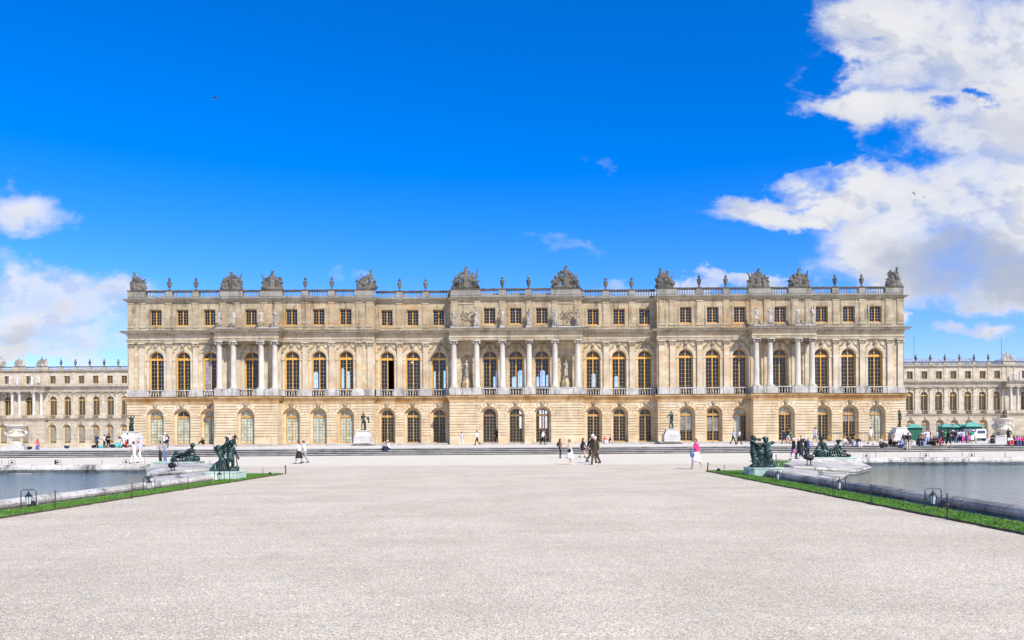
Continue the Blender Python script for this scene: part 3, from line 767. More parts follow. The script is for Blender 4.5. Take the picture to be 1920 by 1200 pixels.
            fr.box(x0+(.001 if rl else 0), x1-(.001 if rr else 0), ye, yu+.08, 14.44, 14.98)
            cornice(cor, x0, x1, ye, ya+.2, [(p, z+e) for p, z in MCORN], rl, rr, 2)
            n = int((x1-x0)/.36); st = (x1-x0)/n
            for k in range(n):
                xc = x0 + st*(k+.5); cor.box(xc-.10, xc+.10, ye-.44, ye-.155, 15.10, 15.255)
            # attic
            aops = [(x, .74, 16.22, 18.30, False) for x in S['a']]
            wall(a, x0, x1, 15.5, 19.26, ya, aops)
            a.box(x0, x1, ya-.10, ya+.01, 15.5, 15.95 + e)
            for x in S['a']:
                op = (x, .74, 16.22, 18.30, False); reveal(a, op, ya, ya+.35)
                make_window(rt, x, ya+.27, .74, 16.22, 18.30, False, 'attic', s.mat('w', 'window_gold'), None, 5)
                sm = MB(); sm.use(s.mat('v2', 'attic_stone'))
                for (xa, xb, za, zb) in ((x-1.0, x-.78, 16.0, 18.52), (x+.78, x+1.0, 16.0, 18.52), (x-.78, x+.78, 18.34, 18.52), (x-.78, x+.78, 16.0, 16.18)):
                    sm.box(xa, xb, ya-.07, ya+.01, za, zb)
                sm.box(x-1.08, x+1.08, ya-.14, ya+.01, 15.96, 16.0+.03)
                sm.build('window_surround', rt)
            for x in S.get('apil', S['pil'] + S.get('col', [])):
                make_pilaster(rt, x, ya-.10, 15.95, 19.24, .80, s.mat('v2', 'attic_stone'), 'attic_pilaster', cap=False)
            for x in S.get('relief', []):
                rm = MB(); rm.use('carved_stone'); rg = random.Random(int(x*10)+5)
                for (xa, xb, za, zb) in ((x-1.10, x-1.0, 16.0, 18.9), (x+1.0, x+1.10, 16.0, 18.9), (x-1.0, x+1.0, 18.8, 18.9), (x-1.0, x+1.0, 16.0, 16.1)):
                    rm.box(xa, xb, ya-.08, ya+.01, za, zb)
                for k in range(46):
                    an = rg.uniform(0, 6.28); rr_ = abs(rg.gauss(0, .42))
                    rm.ell((x+rr_*cos(an)*1.1, ya-.02, 17.35+rr_*sin(an)*1.2), (.16*rg.uniform(.4, 1.1), .10, .15*rg.uniform(.4, 1.1)), seg=6, rings=4)
                rm.tube([(x-.6, ya-.1, 16.9), (x+.8, ya-.1, 17.9)], .05, 5); rm.tube([(x+.5, ya-.1, 16.8), (x-.5, ya-.1, 17.8)], .04, 5)
                rm.build('relief_panel', rt)
            cornice(cor, x0, x1, ya-.02, ya+1.2, [(p, z+e) for p, z in ACORN], rl, rr, 2)
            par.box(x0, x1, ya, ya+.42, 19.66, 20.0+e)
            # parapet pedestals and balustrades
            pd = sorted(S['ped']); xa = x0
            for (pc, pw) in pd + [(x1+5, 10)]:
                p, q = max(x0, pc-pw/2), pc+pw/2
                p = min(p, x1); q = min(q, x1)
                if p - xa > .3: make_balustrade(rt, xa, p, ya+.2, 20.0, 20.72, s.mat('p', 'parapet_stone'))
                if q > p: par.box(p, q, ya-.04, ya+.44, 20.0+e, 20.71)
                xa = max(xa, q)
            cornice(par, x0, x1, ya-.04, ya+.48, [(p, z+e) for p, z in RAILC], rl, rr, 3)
            # side walls where a section stands forward
            for flag, xx, nb in ((rl, x0, i-1), (rr, x1, i+1)):
                if not flag: continue
                if 0 <= nb < len(secs): Nb = secs[nb]; tg, tu, ta = Nb['yg'], Nb['yu'], Nb['ya']
                else: tg = tu = ta = secs[0]['ya'] + (14 if not wing else 20)
                sx = 1 if xx == x1 else -1
                g.poly([(xx, yg, base-.9), (xx, tg, base-.9), (xx, tg, 6.16), (xx, yg, 6.16)])
                if not S.get('col'): u.poly([(xx, yu, 7.05), (xx, tu, 7.05), (xx, tu, 14.03), (xx, yu, 14.03)])
                elif yu < tu: u.poly([(xx, yu, 7.05), (xx, tu, 7.05), (xx, tu, 14.03), (xx, yu, 14.03)])
                a.poly([(xx, ya, 15.5), (xx, ta, 15.5), (xx, ta, 20.0), (xx, ya, 20.0)])
                ent.poly([(xx, ye, 14.0), (xx, tu+.1, 14.0), (xx, tu+.1, 15.5), (xx, ye, 15.5)]) if ye < tu else None
                if tu > yu + .06: ped.poly([(xx, yu+.05, 7.05), (xx, tu, 7.05), (xx, tu, 7.91), (xx, yu+.05, 7.91)])
            if ped.v: ped.build('pedestal', rt)
        for m, nme in ((g, 'ground_storey_wall'), (u, 'upper_storey_wall'), (a, 'attic_wall'), (led, 'ledge'), (ent, 'architrave'), (fr, 'frieze'), (cor, 'cornice'), (par, 'parapet')):
            m.build(nme, rt)

Y0 = 103.4
palace = root('palace', 'long cream limestone palace with rows of arched golden windows, columned porticoes and a balustraded roof', 'palace', (0, 0, 0))
B_ = ('b', .95, 5.6)     # pale blind behind the whole ground window
def mk(x0, x1, dy, **k):
    d = dict(x0=x0, x1=x1, yg=Y0+dy-.25, yu=Y0+dy+.24, ya=Y0+dy+.12, ye=Y0+dy, pil=[], ped=[])
    d.update(k); return d
def W_(*xs): return [(x, None) for x in xs]
XE = 50.2
secs = [
    mk(-XE, -38.3, 0, rl=True, g=[(-46.55, B_), (-43.1, ('b', .95, 4.3)), (-39.6, B_)], u=[(-46.55, None), (-43.1, None), (-39.6, ('cL', 7.2, 11.7))], a=[-46.55, -43.1, -39.6],
       pil=[-49.75, -48.4, -44.85, -41.4], apil=[-49.75, -48.2, -44.85, -41.4], ped=[(-49.1, 2.5), (-44.85, .85), (-41.4, .85)]),
    dict(x0=-38.3, x1=-30.15, yg=Y0-1.85, yu=Y0+.35, ya=Y0+.12, ye=Y0-1.6, rl=True, rr=True, g=[(-34.3, B_)], u=W_(-34.25), a=[-34.25],
       pil=[], bpil=[-37.8, -36.05, -32.5, -30.75], col=[-37.85, -36.05, -32.5, -30.75], apil=[-37.85, -36.05, -32.5, -30.75], ped=[(-36.85, 3.1), (-31.6, 3.0)]),
    mk(-30.15, -18.3, 0, rr=True, g=[(-29.0, B_), (-25.5, B_), (-22.0, B_)], u=W_(-29.0, -25.5, -22.0), a=[-29.0, -25.5, -22.0],
       pil=[-27.25, -23.8, -20.28, -18.85], apil=[-27.25, -23.8, -20.28, -18.95], ped=[(-27.25, .85), (-23.8, .85), (-19.4, 2.9)]),
    mk(-18.3, -8.45, 1.2, g=W_(-16.88, -13.5, -10.1), u=[(-16.88, None, 'open'), (-13.5, None), (-10.1, None)], a=[-16.88, -13.5, -10.1],
       pil=[-15.2, -11.8], ped=[(-15.2, .85), (-11.8, .85), (-8.6, .6)]),
    dict(x0=-8.45, x1=8.55, yg=Y0-1.45, yu=Y0+.7, ya=Y0+.05, ye=Y0-1.2, rl=True, rr=True, g=W_(-3.38, 0, 3.38), u=W_(-3.38, 0, 3.38), niche=[-6.42, 6.52], a=[-3.38, 0, 3.38], wf='dark_oak',
       pil=[], bpil=[-7.92, -5.0, -1.7, 1.72, 5.05, 7.97], col=[-7.92, -5.0, -1.7, 1.72, 5.05, 7.97], apil=[-7.9, -4.95, -1.7, 1.72, 5.05, 8.0],
       relief=[-6.42, 6.52], ped=[(-6.45, 3.9), (-1.7, .85), (1.7, .85), (6.5, 3.9)]),
    mk(8.55, 18.3, 1.2, g=W_(10.1, 13.5, 16.88), u=[(10.1, None), (13.5, None), (16.88, None)], a=[10.1, 13.5, 16.88],
       pil=[11.8, 15.2], ped=[(8.7, .6), (11.8, .85), (15.2, .85)]),
    mk(18.3, 30.15, 0, rl=True, g=[(22.0, ('g', 2.4, 5.6)), (25.5, ('g', 2.3, 4.0)), (29.0, ('bL', .95, 5.6))], u=W_(22.0, 25.5, 29.0), a=[22.0, 25.5, 29.0],
       pil=[18.85, 20.28, 23.8, 27.25], apil=[18.95, 20.28, 23.8, 27.25], ped=[(19.4, 2.9), (23.8, .85), (27.25, .85)]),
    dict(x0=30.15, x1=38.3, yg=Y0-1.85, yu=Y0+.35, ya=Y0+.12, ye=Y0-1.6, rl=True, rr=True, g=[(34.3, ('b', 4.3, 5.6))], u=W_(34.25), a=[34.25],
       pil=[], bpil=[37.8, 36.05, 32.5, 30.75], col=[30.75, 32.5, 36.05, 37.85], apil=[37.85, 36.05, 32.5, 30.75], ped=[(31.6, 3.0), (36.85, 3.1)]),
    mk(38.3, XE, 0, rr=True, g=[(39.6, ('b', 4.3, 5.6)), (43.1, ('g', 3.4, 5.6)), (46.55, B_)], u=W_(39.6, 43.1, 46.55), a=[39.6, 43.1, 46.55],
       pil=[41.4, 44.85, 48.4, 49.75], apil=[41.4, 44.85, 48.2, 49.75], ped=[(41.4, .85), (44.85, .85), (49.1, 2.5)]),
]
Facade(palace, secs)
# shell behind the front: floors, ends, rear wall with the openings that show sky through the rooms
YB = Y0 + 12.0
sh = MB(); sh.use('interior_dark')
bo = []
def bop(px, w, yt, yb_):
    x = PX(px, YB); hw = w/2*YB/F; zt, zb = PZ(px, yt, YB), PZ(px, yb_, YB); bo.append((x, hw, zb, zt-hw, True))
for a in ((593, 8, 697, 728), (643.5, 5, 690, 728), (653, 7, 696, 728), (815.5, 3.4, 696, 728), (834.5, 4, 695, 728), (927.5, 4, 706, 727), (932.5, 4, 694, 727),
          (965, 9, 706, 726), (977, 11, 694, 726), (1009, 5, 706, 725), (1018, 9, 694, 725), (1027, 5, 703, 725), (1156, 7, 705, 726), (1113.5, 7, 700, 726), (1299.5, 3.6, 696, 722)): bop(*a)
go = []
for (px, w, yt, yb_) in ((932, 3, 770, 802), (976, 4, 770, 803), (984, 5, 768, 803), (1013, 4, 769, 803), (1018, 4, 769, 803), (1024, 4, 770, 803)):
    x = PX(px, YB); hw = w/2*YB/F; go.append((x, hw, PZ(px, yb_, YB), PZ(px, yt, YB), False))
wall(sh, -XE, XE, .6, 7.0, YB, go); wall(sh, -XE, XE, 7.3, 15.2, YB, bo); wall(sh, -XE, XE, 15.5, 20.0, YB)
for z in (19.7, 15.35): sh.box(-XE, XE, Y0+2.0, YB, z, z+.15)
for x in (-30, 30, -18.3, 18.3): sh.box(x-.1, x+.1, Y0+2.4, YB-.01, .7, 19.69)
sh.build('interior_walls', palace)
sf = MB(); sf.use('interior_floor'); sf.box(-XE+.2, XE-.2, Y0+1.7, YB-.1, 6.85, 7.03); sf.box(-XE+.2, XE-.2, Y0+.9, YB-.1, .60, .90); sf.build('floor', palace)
bk = MB(); bk.use('upper_stone')
bk.box(-XE, XE, YB+.3, YB+.6, 19.7, 20.8)
for x in (-XE, XE): bk.poly([(x, Y0+.1, -.7), (x, YB+2, -.7), (x, YB+2, 19.7), (x, Y0+.1, 19.7)])
bk.build('rear_parapet', palace)
lr = MB(); lr.use('lead_roof'); lr.box(-8.0, 8.0, Y0+1.5, Y0+10, 19.95, 20.45); lr.build('roof', palace)
# lower platform steps in front of the facade
pf = MB(); pf.use('step_stone')
for (xa, xb, dy) in ((-50.6, -38.6, -1.3), (-38.6, -29.9, -2.9), (-29.9, -8.7, -1.3), (8.8, 29.9, -1.3), (29.9, 38.6, -2.9), (38.6, 50.6, -1.3)):
    pf.box(xa, xb, Y0+dy-1.2, Y0+1.0, TZ-.1, TZ+.13); pf.box(xa, xb, Y0+dy-.75, Y0+1.0, TZ+.131, .898)
pf.box(-8.7, 8.8, Y0-2.3, Y0+1, TZ-.1, TZ+.10)
for x in (-3.38, 0, 3.38): pf.box(x-1.08, x+1.08, Y0-1.9, Y0-.2, TZ+.101, .93)
pf.build('front_steps', palace)

# ------------------------------------------------------------------ wings
YW = 212.0
WT = dict(g='wing_stone', u='wing_stone', a='wing_stone', l='wing_trim', e='wing_trim', c='wing_trim', p='wing_trim', d='wing_stone', f='wing_stone', w='wing_frame', v='wing_stone', v2='wing_stone', b='wing_trim')
def wing_sec(x0, x1, dy, gx, cols=(), niche=(), pil=(), peds=(), **k):
    yg = YW + dy - (1.85 if cols else .25)
    return dict(x0=x0, x1=x1, yg=yg, yu=YW+.3, ya=YW+.12, ye=YW-(1.6 if cols else 0), g=[(x, ('g', .9, 5.3)) for x in gx], u=W_(*gx), a=list(gx), pil=list(pil), col=list(cols), apil=list(cols)+list(pil), ped=list(peds), **k)
def wx(px): return PX(px, YW)
wl = root('palace_wing', 'distant pale wing of the palace at the left, set far back', 'palace wing', (0, 0, 0))
cl = [PX(p, YW-1.6) for p in (-19, -5, 21.5, 35, 62, 76)]
lw = [wx(233 - 26.8*k) for k in range(-2, 6)][::-1]
lp = [wx(246.4 - 26.8*k) for k in range(-1, 6)][::-1]
x_e = PX(84, YW-1.6)
sx = [
    wing_sec(wx(-120), PX(-27, YW-1.6), 0, [wx(-108), wx(-80), wx(-52)], pil=[wx(-94), wx(-66)], peds=[(wx(-94), .85), (wx(-66), .85)], rl=True),
    wing_sec(PX(-27, YW-1.6), x_e, 0, [wx(13.5), wx(54)], cols=cl, peds=[(wx(-12), 3.6), (wx(36), 3.8), (wx(78), 3.6)], rl=True, rr=True),
    wing_sec(x_e, wx(300), 0, lw, pil=lp, peds=[(x, .9) for x in [wx(p) for p in (114, 141, 168, 195, 221.5, 249, 276)]], rr=True)]
Facade(wl, sx, base=.45, trim=WT, wing=True)
wr = root('palace_wing', 'distant pale wing of the palace at the right, behind green kiosks and a white van', 'palace wing', (0, 0, 0))
rw = [wx(1706.7 + 27.35*k) for k in range(-2, 7)]
rp = [wx(1718.7 + 27.3*k) for k in range(-2, 6)]
x_s = PX(1888, YW-1.6)
cr = [PX(p, YW-1.6) for p in (1897.5, 1910.5, 1937, 1950, 1977, 1990)]
sx = [
    wing_sec(wx(1640), x_s, 0, rw, pil=rp+[wx(1882)], peds=[(x, .9) for x in rp] + [(wx(1886), .9)], rl=True),
    wing_sec(x_s, PX(1999, YW-1.6), 0, [wx(1922.5), wx(1962)], cols=cr, peds=[(wx(1892), 3.4), (wx(1945), 3.4), (wx(1990), 3.4)], rl=True, rr=True),
    wing_sec(PX(1999, YW-1.6), wx(2080), 0, [wx(2014), wx(2041), wx(2068)], pil=[wx(2028), wx(2055)], peds=[(wx(2028), .85), (wx(2055), .85)], rr=True)]
Facade(wr, sx, base=.45, trim=WT, wing=True)
for w_, xa, xb in ((wl, wx(-120), wx(300)), (wr, wx(1640), wx(2080))):
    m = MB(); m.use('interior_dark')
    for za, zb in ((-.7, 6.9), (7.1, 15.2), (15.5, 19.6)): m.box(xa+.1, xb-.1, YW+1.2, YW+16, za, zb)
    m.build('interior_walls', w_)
    m = MB(); m.use('wing_stone'); m.box(xa, xb, YW-2.3, YW+.6, -.76, -.38); m.box(xa, xb, YW-2.05, YW+.55, -.381, .445); m.box(xa, xb, YW+16, YW+16.5, -.7, 19.7); m.build('base_wall', w_)
def hip(par, xa, xb, y0, y1, z0, z1, e0, e1):
    m = MB(); m.use('lead_roof'); ym = (y0+y1)/2
    A, B, C, D = (xa, y0, z0), (xb, y0, z0), (xb, y1, z0), (xa, y1, z0); P_, Q = (xa+e0, y0+2.5, z1), (xb-e1, y0+2.5, z1); R_, S_ = (xa+e0, y1-2.5, z1), (xb-e1, y1-2.5, z1)
    for f in ([A, B, Q, P_], [B, C, S_, Q], [C, D, R_, S_], [D, A, P_, R_], [P_, Q, S_, R_]): m.poly(f)
    n = int((xb-xa)/.9)
    for k in range(1, n):
        x = xa + (xb-xa)*k/n; xt = min(max(x, xa+e0), xb-e1)
        m.tube([(x, y0-.02, z0+.03), (xt, y0+2.48, z1+.03)], .05, 4)
    m.build('roof', par)
hip(wr, wx(1640), wx(1866), YW+2, YW+14, 20.2, 22.1, 1.0, 4.5)
hip(wr, wx(1893), wx(2080), YW+2, YW+14, 20.2, 22.2, 3.0, 1.0)
hip(wl, wx(-120), wx(300), YW+3, YW+14, 19.9, 20.75, 1.0, 1.0)

# ------------------------------------------------------------------ ponds
COPE = [(o*.82 + .06, z) for o, z in [(.16, -.34), (.15, -.15), (.02, -.14), (-.06, -.05), (-.05, .08), (.05, .19), (.22, .235), (.38, .235), (.50, .20), (.57, .13), (.55, .07), (.44, .05), (.44, -.04)]]
def sweep(mb, path, prof, side):
    """profile (offset away from the water, z) along a ground path"""
    path = [Vector((x, y, 0)) for x, y in path]; rows = []
    for i, p in enumerate(path):
        ns = []
        if i > 0: d = (p - path[i-1]).normalized(); ns.append(Vector((-d.y, d.x, 0))*side)
        if i < len(path)-1: d = (path[i+1] - p).normalized(); ns.append(Vector((-d.y, d.x, 0))*side)
        n = sum(ns, Vector((0,0,0))).normalized(); k = 1.0/max(.4, n.dot(ns[0]))
        rows.append([tuple(p + n*o*k + Vector((0, 0, z))) for o, z in prof])
    for a, b in zip(rows[:-1], rows[1:]):
        for j in range(len(prof)-1):
            q = [a[j], b[j], b[j+1], a[j+1]]
            mb.poly(q if side > 0 else q[::-1])
    for r in (rows[0], rows[-1]): mb.poly(r)
def subdiv(path, st):
    out = []
    for (ax, ay), (bx, by) in zip(path[:-1], path[1:]):
        n = max(1, int(sqrt((bx-ax)**2+(by-ay)**2)/st))
        out += [(ax+(bx-ax)*k/n, ay+(by-ay)*k/n) for k in range(n)]
    return out + [path[-1]]
def coping(label, path, side, zk=1.0, mt='coping_stone'):
    """coping in separate dressed lengths with open joints and slightly uneven tops"""
    m = MB(); m.use(mt); rg = random.Random(len(label)); pts = subdiv(path, 1.35)
    for a, b in zip(pts[:-1], pts[1:]):
        d = Vector((b[0]-a[0], b[1]-a[1])); L = d.length; d /= L; dz = rg.uniform(-.012, .012)
        a2 = (a[0]+d.x*.012, a[1]+d.y*.012); b2 = (b[0]-d.x*.012, b[1]-d.y*.012)
        sweep(m, [a2, b2], [(o + rg.uniform(-.006, .006), (z*zk if z > 0 else z) + dz) for o, z in COPE], side)
    o = m.build('pond_coping'); return tag(o, label, 'stone edging')
coping('weathered rounded stone rim along the near side of the left pond', [(-11.75, -15), (-11.75, 32.6)], -1)
o_ = None
coping('dark stained stone rim along the far side of the left pond', [(-46, 46.1), (-19.0, 46.1)], 1)
coping('dark mossy rounded stone rim along the near side of the right pond', [(11.97, -15), (11.97, 33.4)], 1, 1.12, 'mossy_stone')
coping('dark stained stone rim along the far side of the right pond', [(20.3, 51.2), (46, 51.2)], 1)
for s, yc in ((-1, 46.1), (1, 51.2)):
    m = MB(); m.use('pond_water')
    x0, x1 = (-46.3, -11.0) if s < 0 else (11.2, 46.3)
    m.poly([(x0 + (0 if s < 0 else .4), -15, -.27), (x1 - (.45 if s < 0 else 0), -15, -.27), (x1 - (.45 if s < 0 else 0), yc+.3, -.27), (x0 + (0 if s < 0 else .4), yc+.3, -.27)])
    structure(m.build('pond_water'))
    m = MB(); m.use('gutter_stone')
    if s < 0: m.box(-11.35, -9.6, -15.5, 36.5, -.4, -.03); m.box(-47, -19.3, 46.75, 47.9, -.4, -.03); m.box(-47.5, -46.3, -16, 47.9, -.5, .003)
    else: m.box(9.7, 11.6, -15.5, 37.5, -.4, -.012); m.box(20.6, 47, 51.85, 53.1, -.4, -.03); m.box(46.3, 47.5, -16, 53.1, -.5, .003)
    structure(m.build('gutter'))
# gravel fillet between the grass and the rims
m = MB(); m.use('gravel'); m.box(-11.33, -10.40, -15.4, 32.6, -.05, .004); m.box(-47, -19.0, 46.6, 48, -.05, .004); m.box(20.3, 47, 51.7, 53.3, -.05, .004)
structure(m.build('gravel_border'))
def slabpoly(m, pts3, th=.22):
    b = len(m.v); n = len(pts3)
    m.v += [(x, y, z-th) for x, y, z in pts3] + list(pts3)
    m.face([b+n+i for i in range(n)]); m.face([b+i for i in reversed(range(n))])
    for i in range(n):
        j = (i+1) % n; m.face([b+i, b+j, b+n+j, b+n+i])
def corner(label, low, up, s):
    rt = root('pond_corner', label, 'stone slabs', (0, 0, 0))
    for nm, P3, th in (('lower_slab', low, .26), ('upper_slab', up, .22)):
        m = MB(); m.use('slab_stone'); P3 = P3 if s > 0 else P3[::-1]
        slabpoly(m, P3, th); 
        n = len(P3)
        for i in range(n):          # rounded lip on the edge
            a, b = Vector(P3[i]), Vector(P3[(i+1) % n]); m.tube([a - Vector((0,0,.07)), b - Vector((0,0,.07))], .085, 8)
        m.build(nm, rt)
    return rt
lowL = [(-11.5, 31.6, .19), (-11.3, 35.6, .20), (-12.6, 37.6, .18), (-14.4, 38.9, .10), (-16.9, 39.6, -.12), (-14.5, 33.6, -.12), (-12.4, 31.2, .06)]
upL = [(-16.9, 38.9, .02), (-14.9, 38.3, .20), (-14.0, 38.8, .24), (-14.2, 40.0, .26), (-15.6, 43.3, .36), (-18.6, 43.5, .34), (-18.9, 43.0, .10)]
corner('pale sloping stone slabs at the inner corner of the left pond', lowL[::-1], upL[::-1], -1) if False else corner('pale sloping stone slabs at the inner corner of the left pond', lowL, upL, -1)
lowR = [(11.7, 32.2, .19), (12.6, 31.9, .06), (14.7, 34.0, -.12), (17.4, 39.6, -.12), (14.9, 39.0, .12), (13.0, 37.8, .2), (11.7, 35.9, .2)]
upR = [(14.3, 38.5, .22), (15.3, 38.3, .18), (17.6, 39.2, .0), (20.2, 43.6, .0), (19.6, 44.5, .36), (16.4, 44.3, .38), (14.6, 40.6, .28)]
corner('pale sloping stone slabs at the inner corner of the right pond', lowR, upR, 1)

# ------------------------------------------------------------------ grass
def grass_patch(polys, blades, seed):
    rg = random.Random(seed)
    m = MB()
    m.use('soil')
    for P in polys: m.slab(P, -.02, .045)
    m.use('grass')
    for P in polys: m.poly([(x, y, .049) for x, y in P])
    v, f, mi = m.v, m.f, m.mi
    def inside(x, y, P):
        c = False
        for (ax, ay), (bx, by) in zip(P, P[1:]+P[:1]):
            if (ay > y) != (by > y) and x < (bx-ax)*(y-ay)/(by-ay)+ax: c = not c
        return c
    for P, n, h in blades:
        xs = [p[0] for p in P]; ys = [p[1] for p in P]; k = 0
        while k < n:
            # denser near the camera
            x = rg.uniform(min(xs)-.03, max(xs)+.03); y = min(ys) + (max(ys)-min(ys))*rg.random()**1.25
            if not inside(min(max(x, min(xs)+.02), max(xs)-.02), y, P): k += .2; continue
            k += 1; a = rg.uniform(0, pi); w = rg.uniform(.006, .014); hh = h*rg.uniform(.5, 1.3); lx, ly = rg.uniform(-.03, .03), rg.uniform(-.03, .03)
            b = len(v); v += [(x-w*cos(a), y-w*sin(a), .04), (x+w*cos(a), y+w*sin(a), .04), (x+lx, y+ly, .045+hh)]
            f.append((b, b+1, b+2)); mi.append(m.cur)
    o = m.build('grass'); tag(o, 'short green lawn edging beside the pond', 'grass', kind='stuff'); return o
stripL = [(-10.86, 3), (-9.98, 3), (-9.98, 33.0), (-9.98, 37.7), (-10.3, 37.75), (-10.86, 34.3)]
capL = [(-10.3, 37.75), (-12.6, 38.0), (-11.4, 35.9), (-10.86, 34.3)]
cornL = [(-12.6, 37.99), (-12.9, 38.1), (-14.3, 39.6), (-15.3, 43.1), (-15.9, 47.6), (-19.5, 47.6), (-19.5, 46.9), (-16.4, 45.1), (-16.3, 43.4), (-15.5, 43.2), (-14.25, 40.0), (-14.0, 38.9), (-12.65, 37.7)]
stripR = [(10.1, 3), (10.98, 3), (10.98, 33.9), (10.55, 38.3), (10.1, 38.4), (10.1, 33)]
capR = [(10.98, 35.0), (11.7, 36.0), (13.0, 37.9), (12.6, 38.5), (10.55, 38.3)]
cornR = [(13.0, 37.85), (14.5, 39.0), (14.6, 40.7), (16.3, 44.3), (17.1, 44.6), (17.1, 46.3), (20.3, 51.9), (20.3, 52.7), (16.1, 52.5), (15.2, 44.5), (14.0, 40.6), (12.5, 38.55)]
def jag(P, seed):
    rg = random.Random(seed); out = []
    for (ax, ay), (bx, by) in zip(P, P[1:]+P[:1]):
        L = sqrt((bx-ax)**2+(by-ay)**2); n = max(1, int(L/.35)); nx, ny = -(by-ay)/L, (bx-ax)/L
        for k in range(n):
            j = rg.gauss(0, .022) if k else 0; out.append((ax+(bx-ax)*k/n + nx*j, ay+(by-ay)*k/n + ny*j))
    return out
cw = lambda P: P if sum((bx-ax)*(by+ay) for (ax, ay), (bx, by) in zip(P, P[1:]+P[:1])) < 0 else P[::-1]
gl_ = grass_patch([jag(cw(p), 3) for p in (stripL, capL, cornL)], [(stripL, 22000, .045), (capL, 1500, .04), (cornL, 3500, .04)], 1)
gl_['label'] = 'narrow strip of clipped green lawn along the left pond'
gr_ = grass_patch([jag(cw(p), 4) for p in (stripR, capR, cornR)], [(stripR, 22000, .045), (capR, 1500, .04), (cornR, 3500, .04)], 2)
gr_['label'] = 'narrow strip of clipped green lawn along the right pond'

m = MB(); m.use('gravel'); rg = random.Random(9)
for k in range(5200):
    y = 7.0 + 26*rg.random()**2; x = CX + rg.uniform(-.66, .66)*y
    if abs(x) > 9.6: continue
    r = rg.uniform(.004, .011)*(1 + (y > 14)*.5); b = len(m.v); a = rg.uniform(0, 1.5)
    m.v += [(x+r*1.3*cos(a+q*pi/2), y+r*sin(a+q*pi/2), -.002) for q in range(4)] + [(x+r*.5, y, r*.9), (x-r*.5, y, r*.9)]
    for f in ((0, 1, 4), (1, 2, 5, 4), (2, 3, 5), (3, 0, 4, 5)): m.face([b+i for i in f])
tag(m.build('loose_pebbles'), 'loose pebbles scattered over the pale gravel in the foreground', 'pebbles', kind='stuff')

# ------------------------------------------------------------------ caged lanterns and stakes
def lantern_proto():
    rt = root('caged_lantern', 'x', 'lantern', (0, -60, 0), group='caged garden lanterns round the ponds')
    m = MB(); m.use('dark_iron'); w, h = .19, .45
    m.tube([(-w, 0, -.05), (-w, 0, h-.05), (-w+.04, 0, h), (w-.04, 0, h), (w, 0, h-.05), (w, 0, -.05)], .011, 6)
    m.build('frame', rt)
    m = MB(); m.use('dark_iron')
    m.tube([(0, 0, h), (0, 0, .37)], .007, 5)
    m.lathe([(.012, .40), (.03, .375), (.035, .35), (.095, .30), (.10, .29)], seg=6)
    m.lathe([(.055, .09), (.05, .075), (.02, .05), (.012, .02)], seg=6)
    for k in range(6):
        a = 2*pi*k/6; m.tube([(.085*cos(a), .085*sin(a), .29), (.055*cos(a), .055*sin(a), .09)], .007, 4)
    m.tube([(0, 0, .05), (0, 0, -.04)], .012, 5)
    ln = m.build('lantern', rt)
    g = MB(); g.use('lamp_glass'); g.lathe([(.05, .09), (.078, .29)], seg=6); g.build('glass', ln)
    return rt
lan = lantern_proto()
lamps = [(53, 952, 0, 'caged iron lantern nearest the camera beside the left pond'), (279, 921, 0, 'caged iron lantern standing before the water at the right part of the left pond'),
         (411, 903, 0, 'caged iron lantern in front of the pedestal of the child group left'), (1749, 952, 0, 'caged iron lantern nearest the camera beside the right pond'),
         (1573, 922, 0, 'second caged iron lantern along the right lawn strip, leaning a little'), (1458, 903, 0, 'caged iron lantern close to the right child group pedestal')]
first = True
for px, py, z, lab in lamps:
    d = DG(px, py, .02)
    if first: lan.location = (PX(px, d), d, .02); lan['label'] = lab; first = False
    else: copy_tree(lan, None, (PX(px, d), d, .02), 0, 1, lab)
for i, (px, Y, lab) in enumerate([(22, 47.6, 'small caged lantern behind the far rim of the left pond, leftmost'), (108, 47.6, 'small caged lantern behind the far rim of the left pond, beside a dark post'),
                  (236, 47.6, 'small caged lantern behind the left pond at the feet of the walking couple'), (376, 43.6, 'small caged lantern at the right end of the reclining figure pedestal'),
                  (1459, 41.5, 'small caged lantern behind the right child group'), (1624.5, 53.2, 'small caged lantern behind the far rim of the right pond, leftmost there'),
                  (1736, 53.2, 'small caged lantern behind the far rim of the right pond, in the middle'), (1822, 53.2, 'small caged lantern behind the far rim of the right pond, rightmost')]):
    copy_tree(lan, None, (PX(px, Y), Y, .02), 0, 1, lab)
def stake(px, pt, pb, lab, r=.012, tilt=0.0, mat='rust_iron', Y=None):
    d = Y or DG(px, pb, 0.0); h = (pb-pt)*d/F if Y is None else .46
    m = MB(); m.use(mat); m.tube([(0, 0, -.08), (0, 0, 0), (tilt*h, 0, h)], r, 6); m.box(tilt*h-r*1.3, tilt*h+r*1.3, -r*1.3, r*1.3, h, h+.012)
    o = m.build('iron_stake', None, loc=(PX(px, d), d, 0)); tag(o, lab, 'stake', 'thin iron stakes round the lawns')
L1 = [(103, 921, 956), (247, 906, 935), (352, 896, 918), (430, 885, 906), (492.5, 878, 896)]
for i, (p, a, b) in enumerate(L1): stake(p, a, b, ORD[i] + ' thin iron stake from the camera along the left lawn strip', .013)
R1 = [(1775, 927, 975), (1632.5, 909, 947), (1529.5, 901, 926), (1457, 890, 911), (1402, 882, 901), (1357.5, 872, 892)]
for i, (p, a, b) in enumerate(R1): stake(p, a, b, ORD[i] + ' thin iron stake from the camera along the right lawn strip', .014 if i == 0 else .012, mat='dark_iron' if i < 2 else 'rust_iron')
stake(535, 873, 889, 'thick rusty stake at the tip of the left lawn', .03)
stake(1325.5, 868, 885, 'thick rusty stake beside the tip of the right lawn, leaning right', .03, .12)
